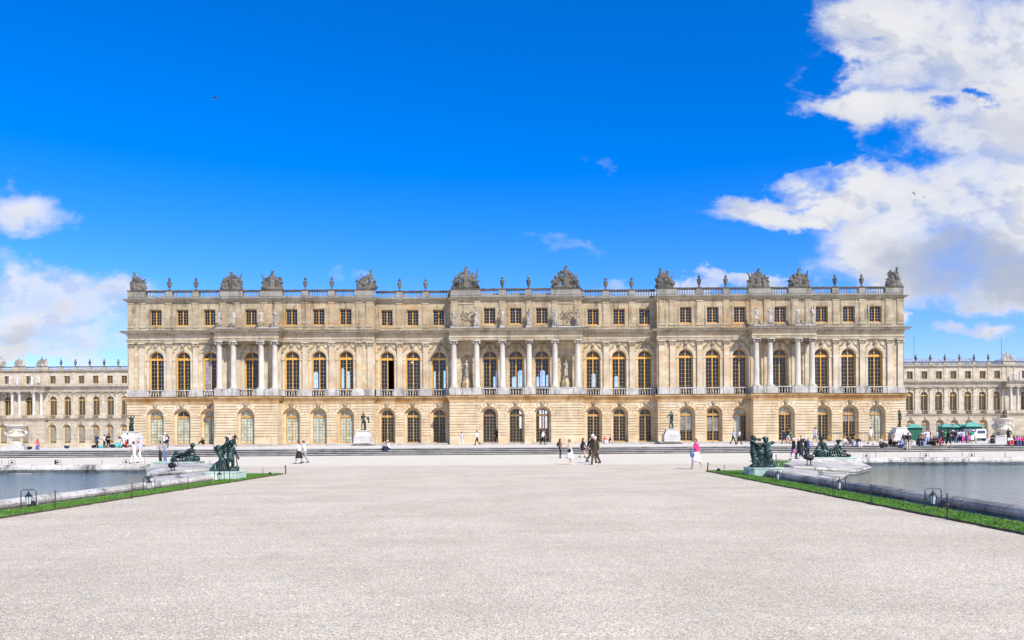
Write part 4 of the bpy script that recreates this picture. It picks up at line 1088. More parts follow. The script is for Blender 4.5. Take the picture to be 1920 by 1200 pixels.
stake(446, 857, 884, 'tall dark stake just behind the left child group, leaning left', .03, -.12)
stake(393, 863, 874, 'short stake in the grass between the two left bronze groups', .014)
stake(1455, 853, 866, 'short dark stake behind the right child group', .03)
stake(104, 861, 872, 'short thick dark post behind the left pond beside a small lantern', .04, mat='dark_iron', Y=47.7)
for i, px in enumerate((3, 191, 272)): stake(px, 0, 0, ['short thin stake behind the left pond at the picture edge', 'short thin stake behind the far rim of the left pond, alone in the gravel', 'short leaning stake behind the left pond beside the walking couple'][i], .012, -.1*(i == 2), Y=47.8)
for i, px in enumerate((1642, 1725, 1803.5, 1885)): stake(px, 0, 0, ORD[i] + ' stake from the left behind the far rim of the right pond', .016, -.08*(i == 3), Y=53.3)
def spot(x, y, z, rz, s, lab):
    rt = root('floodlight', lab, 'floodlight', (x, y, z), rz, sc=s)
    m = MB(); m.use('dark_iron'); m.capsule((-.08, 0, .40), .17, (.10, 0, .47), .20, 12); m.build('lamp_head', rt)
    m = MB(); m.use('lamp_glass'); m.ell((.17, -.08, .49), (.13, .05, .13)); m.build('lens', rt)
    m = MB(); m.use('dark_iron'); m.tube([(-.06, 0, .3), (-.08, 0, 0)], .028, 6); m.tube([(.10, 0, .32), (.12, 0, 0)], .028, 6); m.box(-.16, .20, -.1, .1, 0, .025); m.build('stand', rt)
spot(PX(323, 38.6), 38.6, .08, 0, .85, 'round black floodlight on legs on the slabs of the left pond')
spot(PX(1517, 39.3), 39.3, .24, 3.0, .9, 'round black floodlight on legs on the slabs of the right pond')
def lowspot(px, py, lab):
    d = DG(px, py, .03); rt = root('ground_spotlight', lab, 'spotlight', (PX(px, d), d, .03), .4)
    m = MB(); m.use('dark_iron'); m.prism([(-.11, 0), (.11, 0), (.09, .06), (.0, .16), (-.08, .07)], -.07, .07); m.build('housing', rt)
    m = MB(); m.use('lamp_glass'); m.box(.06, .10, -.06, .06, .02, .09); m.build('lens', rt)
lowspot(506, 891, 'small wedge shaped ground spotlight at the tip of the left lawn')
lowspot(1347, 884.5, 'small wedge shaped ground spotlight at the tip of the right lawn')
lowspot(61, 950, 'small black ground spotlight beside the nearest left lantern')
lowspot(1768, 952, 'small black ground spotlight beside the nearest right lantern')

# ------------------------------------------------------------------ human figures
def pose_joints(pose='stand', arms='down', rg=None, lean=0.0):
    """joints of a 1.72 m figure looking along -Y, feet (or seat) at the origin"""
    u = rg.uniform if rg else (lambda a, b: (a+b)/2)
    J = {}
    sw = u(.8, 1.1)
    if pose in ('stand', 'contra'):
        hx = .04 if pose == 'contra' else 0
        J.update(pel=(hx, 0, .93), wai=(hx*.5, 0, 1.08), che=(0, .0 - lean, 1.28), nec=(0, -lean*1.2, 1.47), hea=(0, -lean*1.4-.02, 1.61))
        J.update(hpL=(-.09+hx, 0, .90), hpR=(.09+hx, 0, .90), knL=(-.11, -.03, .49), knR=(.11, -.04, .49), anL=(-.11, .02, .09), anR=(.13, .0, .09))
        if pose == 'contra': J.update(knL=(-.13, -.10, .50), anL=(-.17, .04, .10))
    elif pose == 'walk':
        a = .30*sw
        J.update(pel=(0, 0, .91), wai=(0, -.01, 1.06), che=(0, -.03-lean, 1.27), nec=(0, -.05-lean, 1.46), hea=(0, -.08-lean, 1.60))
        J.update(hpL=(-.08, 0, .88), hpR=(.08, 0, .88), knL=(-.08, -.23*sw, .50), anL=(-.08, -a, .09), knR=(.08, .08, .47), anR=(.08, a+.03, .16))
    elif pose == 'sit':     # on a step, seat at z=0
        J.update(pel=(0, 0, .12), wai=(0, .01, .27), che=(0, -.05-lean, .47), nec=(0, -.10-lean, .65), hea=(0, -.13-lean, .79))
        k = u(.0, .12)
        J.update(hpL=(-.09, -.02, .11), hpR=(.09, -.02, .11), knL=(-.13, -.40, .28+k), knR=(.14, -.40, .26+k), anL=(-.11, -.47, -.06), anR=(.13, -.50, -.06))
    elif pose == 'floor':   # on flat ground with bent knees
        J.update(pel=(0, 0, .12), wai=(0, .02, .27), che=(0, -.03, .47), nec=(0, -.07, .65), hea=(0, -.10, .79))
        J.update(hpL=(-.09, -.02, .11), hpR=(.09, -.02, .11), knL=(-.14, -.34, .42), knR=(.14, -.36, .40), anL=(-.12, -.52, .07), anR=(.12, -.58, .07))
    elif pose == 'crouch':
        J.update(pel=(0, 0, .38), wai=(0, -.03, .53), che=(0, -.10, .72), nec=(0, -.15, .89), hea=(0, -.18, 1.03))
        J.update(hpL=(-.09, 0, .36), hpR=(.09, 0, .36), knL=(-.13, -.36, .46), knR=(.12, -.28, .16), anL=(-.12, -.24, .08), anR=(.12, .12, .12))
    c = Vector(J['che']); up = (Vector(J['nec']) - c).normalized()
    L = Vector((-.18, 0, 0)) + c + up*.13; R = Vector((.18, 0, 0)) + c + up*.13
    J['shL'], J['shR'] = tuple(L), tuple(R)
    def arm(side, kind):
        s = -1 if side == 'L' else 1; S = Vector(J['sh'+side])
        if kind == 'down': e, h = S + Vector((s*.05, .03, -.28)), S + Vector((s*.06, -.04, -.53))
        elif kind == 'swingF': e, h = S + Vector((s*.05, -.10, -.26)), S + Vector((s*.04, -.28, -.45))
        elif kind == 'swingB': e, h = S + Vector((s*.05, .16, -.24)), S + Vector((s*.06, .22, -.48))
        elif kind == 'front': e, h = S + Vector((s*.04, -.08, -.27)), S + Vector((-s*.06, -.30, -.20))
        elif kind == 'face': e, h = S + Vector((s*.08, -.20, -.12)), S + Vector((-s*.08, -.20, .12))
        elif kind == 'up': e, h = S + Vector((s*.18, .0, .20)), S + Vector((s*.0, -.03, .38))
        elif kind == 'out': e, h = S + Vector((s*.22, -.05, -.12)), S + Vector((s*.46, -.10, -.10))
        elif kind == 'hip': e, h = S + Vector((s*.20, .05, -.24)), S + Vector((s*.0, -.08, -.42))
        elif kind == 'knee': e, h = S + Vector((s*.07, -.16, -.22)), S + Vector((-s*.02, -.34, -.20))
        elif kind == 'back': e, h = S + Vector((s*.12, .18, -.22)), S + Vector((s*.14, .28, -.48))
        J['el'+side], J['ha'+side] = tuple(e), tuple(h)
    k = {'down': ('down', 'down'), 'walk': ('swingB', 'swingF'), 'map': ('front', 'front'), 'face': ('face', 'face'), 'up': ('up', 'up'), 'hip': ('hip', 'down'),
         'out': ('down', 'out'), 'knee': ('knee', 'knee'), 'bag': ('down', 'front'), 'back': ('back', 'knee'), 'one_up': ('down', 'up'), 'out2': ('out', 'down'), 'cross': ('front', 'hip')}[arms]
    arm('L', k[0]); arm('R', k[1])
    return {k: Vector(v) for k, v in J.items()}
def add_hand(m, el, ha, s=1.0):
    d = (ha - el).normalized(); up = Vector((0, 0, 1)) if abs(d.z) < .8 else Vector((0, 1, 0))
    side = d.cross(up).normalized()
    m.capsule(ha, .028*s, ha + d*.06*s, .034*s, 6)
    for k, (off, ln) in enumerate(((-.028, .060), (-.010, .072), (.010, .068), (.028, .052))):
        b = ha + d*.08*s + side*off*s; q = b + d*ln*.55*s; e = q + (d*.5 - up*.5)*ln*.6*s
        m.tube([b, q, e], .009*s, 5, .007*s)
    m.tube([ha + d*.01*s + side*.030*s, ha + d*.045*s + side*.058*s, ha + d*.075*s + side*.055*s], .010*s, 5, .008*s)
def add_core(m, J, bulk=1.0, hands=True, head=True):
    C = m.capsule; b = bulk
    C(J['pel'], .125*b, J['wai'], .112*b); C(J['wai'], .112*b, J['che'], .135*b)
    C(J['shL'] , .062*b, J['shR'], .062*b); C(J['che'], .12*b, J['nec'] - Vector((0,0,.04)), .062)
    if head:
        C(J['nec'], .052, J['hea'], .055); add_head(m, J)
    for s in 'LR':
        C(J['sh'+s], .055*b, J['el'+s], .042); C(J['el'+s], .041, J['ha'+s], .028)
        C(J['hp'+s], .088*b, J['kn'+s], .058*b); C(J['kn'+s], .058*b, J['an'+s], .038)
        a = J['an'+s]; C(a + Vector((0, .02, -.045)), .036, a + Vector((0, -.13, -.055)), .030, 8)
def add_head(m, J):
    h = J['hea']
    m.ell(h, (.078, .095, .115), seg=12, rings=8)
    m.ell(h + Vector((0, -.045, -.06)), (.052, .050, .055), seg=8, rings=5)     # jaw
    m.capsule(h + Vector((0, -.092, .01)), .012, h + Vector((0, -.108, -.022)), .018, 6)   # nose
    m.ell(h + Vector((0, -.088, -.055)), (.026, .016, .010), seg=6, rings=4)    # mouth
    for s in (-1, 1):
        m.ell(h + Vector((s*.080, .0, -.01)), (.014, .024, .034), seg=6, rings=4)   # ear
        m.ell(h + Vector((s*.032, -.085, .018)), (.016, .010, .009), seg=6, rings=4)   # brow / eye
def person(px, head_y, foot_y, label, face='f', pose='stand', arms='down', top='white', legs='black', hair='black', skirt=None, longhair=False, Y=None, z=0.0, H=None,
           bulk=1.0, skin='skin', hat=None, sleeves=True, bag=None, seed=None, longlegs=True, hair_on=True, group=None, coat=False, off=(0, 0)):
    seed = int(px*10) if seed is None else seed; rg = random.Random(seed)
    d = Y if Y is not None else DG(px, foot_y, z)
    if H is None:
        H = (foot_y - head_y)*d/F
        H = min(1.86, max(1.52, H))
    sc = H/1.72
    yaw = {'f': 0, 'b': pi, 'l': -pi/2, 'r': pi/2, 'fl': -pi/4, 'fr': pi/4, 'bl': -3*pi/4, 'br': 3*pi/4}[face] + rg.uniform(-.25, .25)
    rt = root('person', label, 'person', (PX(px, d)+off[0], d+off[1], z), yaw, group=group, sc=sc)
    J = pose_joints(pose, arms, rg, rg.uniform(0, .04))
    m = MB(); add_core(m, J, .93*bulk); 
    body = m.blob('body', rt, skin, .022, 1)
    hm = MB()
    for s in 'LR': add_hand(hm, J['el'+s], J['ha'+s])
    hm.build('hands', body, skin, smooth=True)
    C = None
    # top
    t = MB(); b = bulk*1.0; up = Vector((0, 0, 1))
    t.capsule(J['pel'] + up*.0, .150*b, J['wai'], .130*b); t.capsule(J['wai'], .130*b, J['che'], .158*b); t.capsule(J['che'], .155*b, J['nec'] - up*.07, .085*b)
    t.capsule(J['shL'], .075*b, J['shR'], .075*b)
    for s in 'LR':
        if sleeves == 'long': t.capsule(J['sh'+s], .072*b, J['el'+s], .058*b); t.capsule(J['el'+s], .056, J['ha'+s], .043)
        elif sleeves: t.capsule(J['sh'+s], .070*b, J['sh'+s].lerp(J['el'+s], .75), .062*b)
    if coat: t.capsule(J['pel'] - up*.18, .17*b, J['pel'], .155*b)
    if pose in ('sit', 'floor') : t.capsule(J['pel'], .155*b, J['wai'], .14*b)
    t.blob('top', rt, 'cloth_'+top, .022, 1)
    l = MB()
    if skirt:
        zk = {'long': .12, 'mid': .42, 'short': .66}[skirt]
        if pose in ('stand', 'contra', 'walk'):
            c = J['pel']; kx = .5*(J['knL']+J['knR'])
            n = 14; P = []
            for i in range(6):
                f = i/5; zz = c.z + .06 + (zk - c.z - .06)*f; r = .145*b + f*(c.z-zk)*.26
                P.append((r, zz))
            l.lathe(P, (c.x + (kx.x-c.x)*.5, c.y + (kx.y-c.y)*.4, 0), 18, wob=lambda a, z: 1 + .05*sin(a*7+z*3))
            l.use('cloth_'+legs); o = l.build('skirt', rt, 'cloth_'+legs, smooth=True)
        else:
            for s in 'LR': l.capsule(J['hp'+s], .12*b, J['kn'+s], .10*b)
            l.capsule(J['hpL'], .13, J['hpR'], .13); l.capsule(J['knL'], .09, J['knR'], .09); l.blob('skirt', rt, 'cloth_'+legs, .024, 1)
    else:
        l.capsule(J['hpL'], .115*b, J['hpR'], .115*b); l.capsule(J['pel'], .14*b, J['pel'] + up*.05, .135*b)
        for s in 'LR':
            l.capsule(J['hp'+s], .108*b, J['kn'+s], .080*b)
            if longlegs: l.capsule(J['kn'+s], .078*b, J['an'+s], .062*b)
        l.blob('trousers', rt, 'cloth_'+legs, .022, 1)
    h = J['hea']
    if hair_on:
        w = MB()
        w.ell(h + Vector((0, .022, .035)), (.092, .100, .100), seg=12, rings=8); w.ell(h + Vector((0, .055, -.02)), (.082, .065, .08), seg=10, rings=6)
        if longhair: w.capsule(h + Vector((0, .07, 0)), .075, J['nec'] + Vector((0, .09, -.14)), .065, 8)
        w.blob('hair', rt, 'hair_'+hair, .02, 1)
    s = MB()
    for q in 'LR':
        a = J['an'+q]; s.capsule(a + Vector((0, .03, -.05)), .045, a + Vector((0, -.14, -.058)), .038, 8)
    s.build('shoes', rt, 'cloth_black' if legs != 'white' else 'cloth_beige', smooth=True)
    if hat:
        w = MB(); w.lathe([(.19, .0), (.195, .012), (.105, .03), (.10, .10), (.06, .13), (.01, .135)], (h.x, h.y, h.z+.05), 16); w.build('hat', rt, 'cloth_'+hat, smooth=True)
    rt['_'] = 0; del rt['_']
    if bag:
        kind, col, lab = bag; M_ = Matrix.Translation(rt.location) @ Matrix.Rotation(yaw, 4, 'Z') @ Matrix.Scale(sc, 4)
        w = MB()
        if kind == 'back': c = J['che'] + Vector((0, .22, -.08)); w.ell(c, (.14, .09, .20), seg=10, rings=6); nm = 'backpack'
        elif kind == 'hand': c = J['haR'] + Vector((0, 0, -.20)); w.ell(c, (.06, .14, .13), seg=8, rings=6); w.tube([c + Vector((0, -.08, .1)), J['haR'], c + Vector((0, .08, .1))], .01, 5); nm = 'handbag'
        elif kind == 'shoulder': c = J['pel'] + Vector((.20, -.04, .02)); w.ell(c, (.07, .14, .12), seg=8, rings=6); w.tube([c + Vector((0, .06, .1)), J['shL'] + up*.08, c + Vector((0, -.06, .1))], .012, 5); nm = 'shoulder_bag'
        elif kind == 'map': c = (J['haL'] + J['haR'])/2 + Vector((0, -.08, .05)); w.prism([(c.x-.2, c.z-.08), (c.x+.2, c.z-.08), (c.x+.2, c.z+.12), (c.x-.2, c.z+.12)], c.y-.004, c.y+.004); nm = 'paper_map'
        elif kind == 'jacket': c = J['haR'] + Vector((0, .02, -.02)); w.capsule(c, .05, c + Vector((.02, .06, -.42)), .09, 8); w.capsule(c, .05, c + Vector((.02, .16, -.38)), .06, 8); nm = 'folded_jacket'
        w.xform(M_); o = w.build(nm, None, 'cloth_'+col, smooth=kind != 'map'); tag(o, lab, {'backpack': 'backpack', 'paper_map': 'map', 'folded_jacket': 'jacket'}.get(nm, 'bag'))
    return rt

# ------------------------------------------------------------------ statues
def drapery(m, J, rg, amt=1.0, full=True):
    up = Vector((0, 0, 1)); p = J['pel']
    for k in range(7):
        a = rg.uniform(-1, 1); q = p + Vector((a*.13, -.05 + rg.uniform(-.05, .05), 0))
        m.capsule(q, .06, Vector((p.x + a*.22*amt, -.02 + rg.uniform(-.08, .08), .12 if full else .5)), .06*amt, 6)
    m.capsule(J['shL'], .07, p + Vector((.10, -.10, 0)), .08, 8); m.capsule(J['shR'] + up*.02, .08, p + Vector((.16, .10, -.1)), .07, 8)
    if full: m.capsule(Vector((p.x, .04, .75)), .16*amt, Vector((p.x, .02, .14)), .19*amt, 10)
def statue_fig(m, seed, pose='contra', arms='down', drape=1.0, full=True, bulk=1.15):
    rg = random.Random(seed); J = pose_joints(pose, arms, rg, 0)
    add_core(m, J, bulk); m.ell(J['hea'] + Vector((0, .02, .05)), (.10, .11, .10), seg=10, rings=6)
    if drape: drapery(m, J, rg, drape, full)
    return J
cols_px = [(409, 'leftmost', 'left'), (435.5, 'second', 'left'), (489, 'third', 'left'), (514.5, 'rightmost', 'left')]
armk = ['hip', 'out2', 'cross', 'bag', 'one_up', 'up', 'bag', 'cross', 'hip', 'down', 'hip', 'bag', 'out2', 'cross']
def attic_statue(x, y, z, h, lab, k, grp, mat='statue_stone', vox=.035):
    rt = root('stone_statue', lab, 'statue', (x, y, z), random.Random(k).uniform(-.35, .35), group=grp, sc=h/1.85)
    m = MB(); J = statue_fig(m, k, 'contra', armk[k % 14], 1.0 + .12*(k % 3), k % 4 != 2); m.xform(Matrix.Translation((0, 0, .06)))
    if armk[k % 14] == 'up': m.ell((0, 0, 1.98), (.24, .16, .07), seg=8, rings=5)
    m.blob('figure', rt, mat, vox, 1)
    b = MB(); b.use(mat); b.box(-.30, .30, -.24, .24, -.10, .05); b.build('base', rt)
    return rt
G1 = 'stone statues standing above the portico columns'
for i, x in enumerate([-37.85, -36.05, -32.5, -30.75]):
    attic_statue(x, Y0-1.25, 15.82, 2.3, ['draped stone statue above the leftmost column of the left portico', 'stone statue with arm out above the second column of the left portico', 'stone statue above the third column of the left portico', 'stone statue above the rightmost column of the left portico'][i], i, G1)
for i, x in enumerate([-7.92, -5.0, -1.7, 1.72, 5.05, 7.97]):
    attic_statue(x, Y0-.85, 15.82, 2.3, ['%s stone statue from the left above the six column centre portico' % ORD[i]][0], i+4, G1)
for i, x in enumerate([30.75, 32.5, 36.05, 37.85]):
    attic_statue(x, Y0-1.25, 15.82, 2.3, ['stone statue above the leftmost column of the right portico', 'stone statue above the second column of the right portico', 'stone statue with trailing robe above the third column of the right portico', 'stone statue above the rightmost column of the right portico'][i], i+10, G1)
for (xa, xb, y) in ((-38.3, -35.6, Y0-1.6), (-33.0, -30.2, Y0-1.6), (30.3, 32.95, Y0-1.6), (35.6, 38.3, Y0-1.6), (-8.3, -4.6, Y0-1.2), (-2.05, -1.35, Y0-1.2), (1.37, 2.07, Y0-1.2), (4.7, 8.35, Y0-1.2)):
    sb = MB(); sb.use('pedestal_stone'); sb.box(xa, xb, y, y+.8, 15.57, 15.74); sb.build('plinth', palace)
attic_statue(-6.40, Y0+.55, 9.35, 2.3, 'stone goddess statue on a tall base in the left niche of the centre portico', 1, 'statues in the first floor niches', 'statue_stone', .03)
attic_statue(6.50, Y0+.55, 9.35, 2.3, 'stone statue on a tall base in the right niche of the centre portico', 7, 'statues in the first floor niches', 'statue_stone', .03)
for x in (-6.40, 6.50):
    m = MB(); m.use('upper_stone'); m.lathe([(.62, 7.95), (.62, 8.7), (.50, 8.8), (.44, 9.1), (.42, 9.2), (.48, 9.25)], (x, Y0+.45, 0), 4); m.build('niche_pedestal', palace)
def urn(m, s=1.0):
    m.box(-.20*s, .20*s, -.20*s, .20*s, 0, .10*s)
    m.lathe([(.16, .10), (.17, .14), (.08, .20), (.07, .27), (.14, .36), (.22, .55), (.27, .80), (.30, .98), (.32, 1.06), (.24, 1.10), (.12, 1.16), (.09, 1.24), (.17, 1.34), (.19, 1.42), (.12, 1.55), (.08, 1.66), (.02, 1.74)] if s == 1 else
            [(.16*s, .10*s), (.08*s, .2*s), (.12*s, .3*s), (.30*s, .7*s), (.1*s, .9*s), (.2*s, 1.1*s), (.02*s, 1.5*s)], (0, 0, 0), 12, wob=lambda a, z: 1+.05*sin(6*a))
um = MB(); um.use('sculpture_stone'); urn(um)
pu = um.build('roof_urn'); pu.data.polygons.foreach_set('use_smooth', [False]*len(pu.data.polygons))
UX = [(-44.85, 0), (-41.4, 0), (-27.25, 0), (-23.8, 0), (-15.2, 1.2), (-11.8, 1.2), (-1.7, 0), (1.7, 0), (11.8, 1.2), (15.2, 1.2), (23.8, 0), (27.25, 0), (41.4, 0), (44.85, 0)]
GU = 'flame topped stone urns along the palace roof balustrade'
for i, (x, dy) in enumerate(UX):
    o = pu if i == 0 else copy_tree(pu)
    o.location = (x, Y0+dy+.30, 20.84); tag(o, ORD[i] + ' flame topped stone urn from the left on the main roof balustrade', 'urn', GU)
for px, lab in ((288.3, 'small stone urn on the rear parapet near the left end of the roof'), (1643, 'small stone urn on the rear parapet near the right end of the roof')):
    o = copy_tree(pu); o.location = (PX(px, YB), YB+.4, 20.6); tag(o, lab, 'urn', 'small rear roof urns')
GW = 'small stone urns on the distant wing roofs'
for i, px in enumerate((114, 141, 168, 195, 221.5)):
    o = copy_tree(pu); o.location = (wx(px), YW+.3, 20.84); o.scale = (1.15,)*3; tag(o, ORD[i] + ' urn from the left on the roof of the distant left wing', 'urn', GW)
for i, px in enumerate((1718.7, 1746, 1773.3, 1800.6, 1828, 1855)):
    o = copy_tree(pu); o.location = (wx(px), YW+.3, 20.84); o.scale = (1.15,)*3; tag(o, ORD[i] + ' urn from the left on the roof of the distant right wing', 'urn', GW)

def trophy(x, y, z, w, h, seed, lab, kind='arms', vox=.05, mat='sculpture_stone', lean=0):
    """roof group: cuirass and helmet among shields, flags and spears, or seated figures"""
    rg = random.Random(seed); rt = root('roof_sculpture', lab, 'sculpture group', (x, y, z), 0, group='carved groups on the roof of the palace')
    m = MB(); W2 = w/2; C = m.capsule; E = m.ell
    R3 = lambda a: Matrix.Rotation(a, 3, 'Y')
    E((0, 0, .15), (W2*.95, .45, .28)); 
    for k in range(10): E((rg.uniform(-.9, .9)*W2, rg.uniform(-.35, .1), rg.uniform(.1, .45)), (rg.uniform(.14, .3), .2, rg.uniform(.12, .25)), R3(rg.uniform(-1, 1)), 8, 5)
    if kind in ('arms', 'centre'):
        t = h*.42
        E((0, -.05, t), (.42, .30, .50)); C((-.36, -.05, t+.26), .17, (.36, -.05, t+.26), .17); C((0, 0, t-.3), .38, (0, 0, .3), .50)
        C((0, 0, t+.35), .10, (0, 0, t+.5), .10); hz = h-.42
        E((0, -.02, hz), (.22, .22, .22)); E((.0, .02, hz-.3), (.34, .2, .2)); C((-.05, .10, hz+.14), .10, (.05, -.08, hz+.30), .14, 8); C((0, -.08, hz+.30), .13, (.24 if seed % 2 else -.24, -.12, hz+.26), .09, 8)
        C((0, -.02, hz-.15), .20, (0, -.02, t+.2), .34)
        for k in range(14):
            q = rg.uniform(-1, 1); E((q*W2*.8, rg.uniform(-.2, .1), rg.uniform(.35, .75)*h*(1-.45*abs(q))), (rg.uniform(.12, .24), .18, rg.uniform(.12, .26)), R3(rg.uniform(-1, 1)), 7, 5)
        for s in (-1, 1):
            for a, L, r in ((20, .84, .09), (36, .90, .08), (52, .93, .10), (68, .92, .09)):
                a = radians(a + rg.uniform(-6, 6)); L = L*rg.uniform(.88, 1.05)
                ex, ez = s*sin(a)*W2*1.15*L, .25 + cos(a)*(h-.35)*L
                C((s*.1, .05, .3), r, (ex, rg.uniform(-.05, .15), ez), r*.8, 6)
                if rg.random() < .85: E((ex*.90, .02, ez*.90), (.21*rg.uniform(.7, 1.2), .14, .17*rg.uniform(.7, 1.2)), R3(a*s), 7, 5)
                C((ex*.3, .0, ez*.40), .15, (ex*.62, .0, ez*.64), .13, 7)
            for (qx, qz, qr) in ((.20, .70, .20), (.42, .60, .22), (.64, .48, .20), (.82, .34, .18), (.30, .48, .26)):
                E((s*qx*W2 + rg.uniform(-.06, .06), rg.uniform(-.1, .1), h*qz*rg.uniform(.92, 1.06)), (qr*rg.uniform(.8, 1.2), .18, qr*rg.uniform(.9, 1.5)), R3(s*rg.uniform(0, .8)), 8, 6)
            E((s*W2*.52, -.18, .62), (.30, .12, .42), R3(-s*.35)); E((s*W2*.80, -.1, .42), (.24, .12, .30), R3(-s*.7))
            E((s*W2*.38, .0, h*.52), (.26, .18, .30), R3(s*.4)); E((s*W2*.62, .05, h*.46), (.20, .15, .24))
            m.tube([(s*W2*.45, -.2, .25), (s*W2*.98, -.05, .22)], .11, 8)
            if kind == 'centre':
                J = pose_joints('floor', 'cross', rg); 
                mm = MB(); add_core(mm, J, 1.4); mm.ell(J['hea'], (.13, .13, .14)); mm.xform(Matrix.Translation((s*W2*.56, -.15, .45)) @ Matrix.Scale(1.25, 4) @ Matrix.Rotation(s*.7, 4, 'Z'))
                b0 = len(m.v); m.v += mm.v; [m.face([i+b0 for i in f]) for f in mm.f]
        if seed % 3 == 0: m.prism([(W2*.55, h*.45), (W2*.72, h*.42), (W2*.86, h*.90), (W2*.80, h*.92)], -.06, .06)
        if seed % 3 == 1: m.prism([(-W2*.72, h*.42), (-W2*.45, h*.40), (-W2*.90, h*.86), (-W2*.97, h*.84)], -.06, .06)
    else:
        s = lean or 1
        fig = [(-.34*s*W2, 0, .55, 1.35*(h/3.0), 'crouch', -.5*s), (.15*s*W2, .05, .35, 1.15*(h/3.0), 'floor', .8*s), (.50*s*W2, -.1, .25, 1.0*(h/3.0), 'floor', 1.2*s)]
        for fx, fy, fz, sc_, po, rz in fig:
            J = pose_joints(po, 'cross' if po == 'crouch' else 'knee', rg)
            mm = MB(); add_core(mm, J, 1.6); mm.ell(J['hea'] + Vector((0, .02, .04)), (.14, .15, .14)); drapery(mm, J, rg, .9, False) if po == 'crouch' else None
            mm.xform(Matrix.Translation((fx, fy, fz)) @ Matrix.Scale(sc_, 4) @ Matrix.Rotation(rz, 4, 'Z'))
            b0 = len(m.v); m.v += mm.v; [m.face([i+b0 for i in f]) for f in mm.f]
        for (qx, qz, qr) in ((-.70, .40, .24), (-.62, .22, .26), (-.1, .66, .24), (.12, .52, .26), (.36, .50, .22), (.55, .38, .24), (.8, .24, .2)):
            E((s*qx*W2, rg.uniform(-.1, .1), h*qz), (qr*rg.uniform(.9, 1.3), .2, qr*rg.uniform(1.0, 1.6)), R3(s*rg.uniform(0, .6)), 8, 6)
        hx = -.36*s*W2; C((hx, -.1, h*.55), .18, (hx, -.1, h-.35), .14); E((hx, -.1, h-.30), (.17, .19, .20)); C((hx, 0, h-.18), .09, (hx-.10*s, -.05, h-.06), .10, 8)
        C((hx, 0, .5), .46, (hx, 0, h*.62), .27)
        for k in range(12):
            q = rg.uniform(-.6, .9); E((q*s*W2, rg.uniform(-.2, .1), rg.uniform(.2, .6)*h*(1-.5*max(q, 0))), (rg.uniform(.12, .22), .18, rg.uniform(.12, .26)), R3(rg.uniform(-1, 1)), 7, 5); C((.1*s*W2, 0, .4), .40, (.1*s*W2, 0, h*.36), .24); C((.5*s*W2, 0, .3), .3, (.55*s*W2, 0, h*.28), .2)
        for k in range(7):
            a = radians(rg.uniform(10, 70)); C((0, .1, .5), .06, (s*sin(a)*W2*1.1, .1, .4+cos(a)*h*.72), .06, 6)
        E((.75*s*W2, -.1, .5), (.3, .15, .3), R3(.6*s)); C((.3*s*W2, -.1, h*.45), .06, (.98*s*W2, -.1, h*.60), .05, 6)
    m.blob('carving', rt, mat, vox, 0)
    return rt
ZT = 20.84
trophy(-49.05, Y0+.5, ZT, 2.15, 2.55, 11, 'carved stone figure group at the left end corner of the roof', 'fig', lean=1)
trophy(-36.85, Y0+.5, ZT, 3.1, 2.5, 12, 'carved arms trophy with plumed helmet on the roof above the left portico, left one')
trophy(-31.6, Y0+.5, ZT, 3.0, 2.55, 13, 'carved arms trophy with flags on the roof above the left portico, right one')
trophy(-19.3, Y0+.5, ZT, 2.9, 2.7, 14, 'tall carved figure group on the roof between the left and centre porticoes', 'fig', lean=-1)
trophy(-6.45, Y0+.5, ZT, 3.8, 3.0, 15, 'large carved group on the roof at the left of the centre portico', 'centre')
trophy(6.5, Y0+.5, ZT, 3.9, 3.05, 17, 'largest carved group with crested helmet on the roof at the right of the centre portico', 'centre')
trophy(19.3, Y0+.5, ZT, 2.7, 2.75, 18, 'tall carved figure group on the roof between the centre and right porticoes', 'fig', lean=1)
trophy(31.5, Y0+.5, ZT, 3.0, 2.5, 19, 'carved arms trophy with wing shaped flag above the right portico, left one')
trophy(36.8, Y0+.5, ZT, 2.9, 2.5, 21, 'carved arms trophy with pointed flag above the right portico, right one')
trophy(49.1, Y0+.5, ZT, 2.15, 2.6, 22, 'carved stone figure group at the right end corner of the roof', 'fig', lean=-1)
for px, lab, k in ((1, 'pale carved group on the distant left wing roof at the picture edge', 31), (36, 'pale carved group on the distant left wing roof, middle one', 32), (78, 'pale carved group on the distant left wing roof, rightmost', 33), (1891, 'pale carved group on the distant right wing roof', 34)):
    o = trophy(wx(px), YW+.4, ZT, 3.1, 2.7, k, lab, 'arms', .10, 'statue_stone'); o['group'] = 'carved groups on the distant wing roofs'
for i, (px, nm) in enumerate(((24, 'left wing, leftmost'), (38, 'left wing, second'), (65, 'left wing, third'), (78.5, 'left wing, rightmost'), (1897, 'right wing, left one'), (1908, 'right wing, right one'))):
    o = attic_statue(wx(px), YW-1.2, 15.82, 2.5, 'pale distant statue above the portico of the ' + nm, i+3, 'statues on the distant wing porticoes', 'marble', .06)

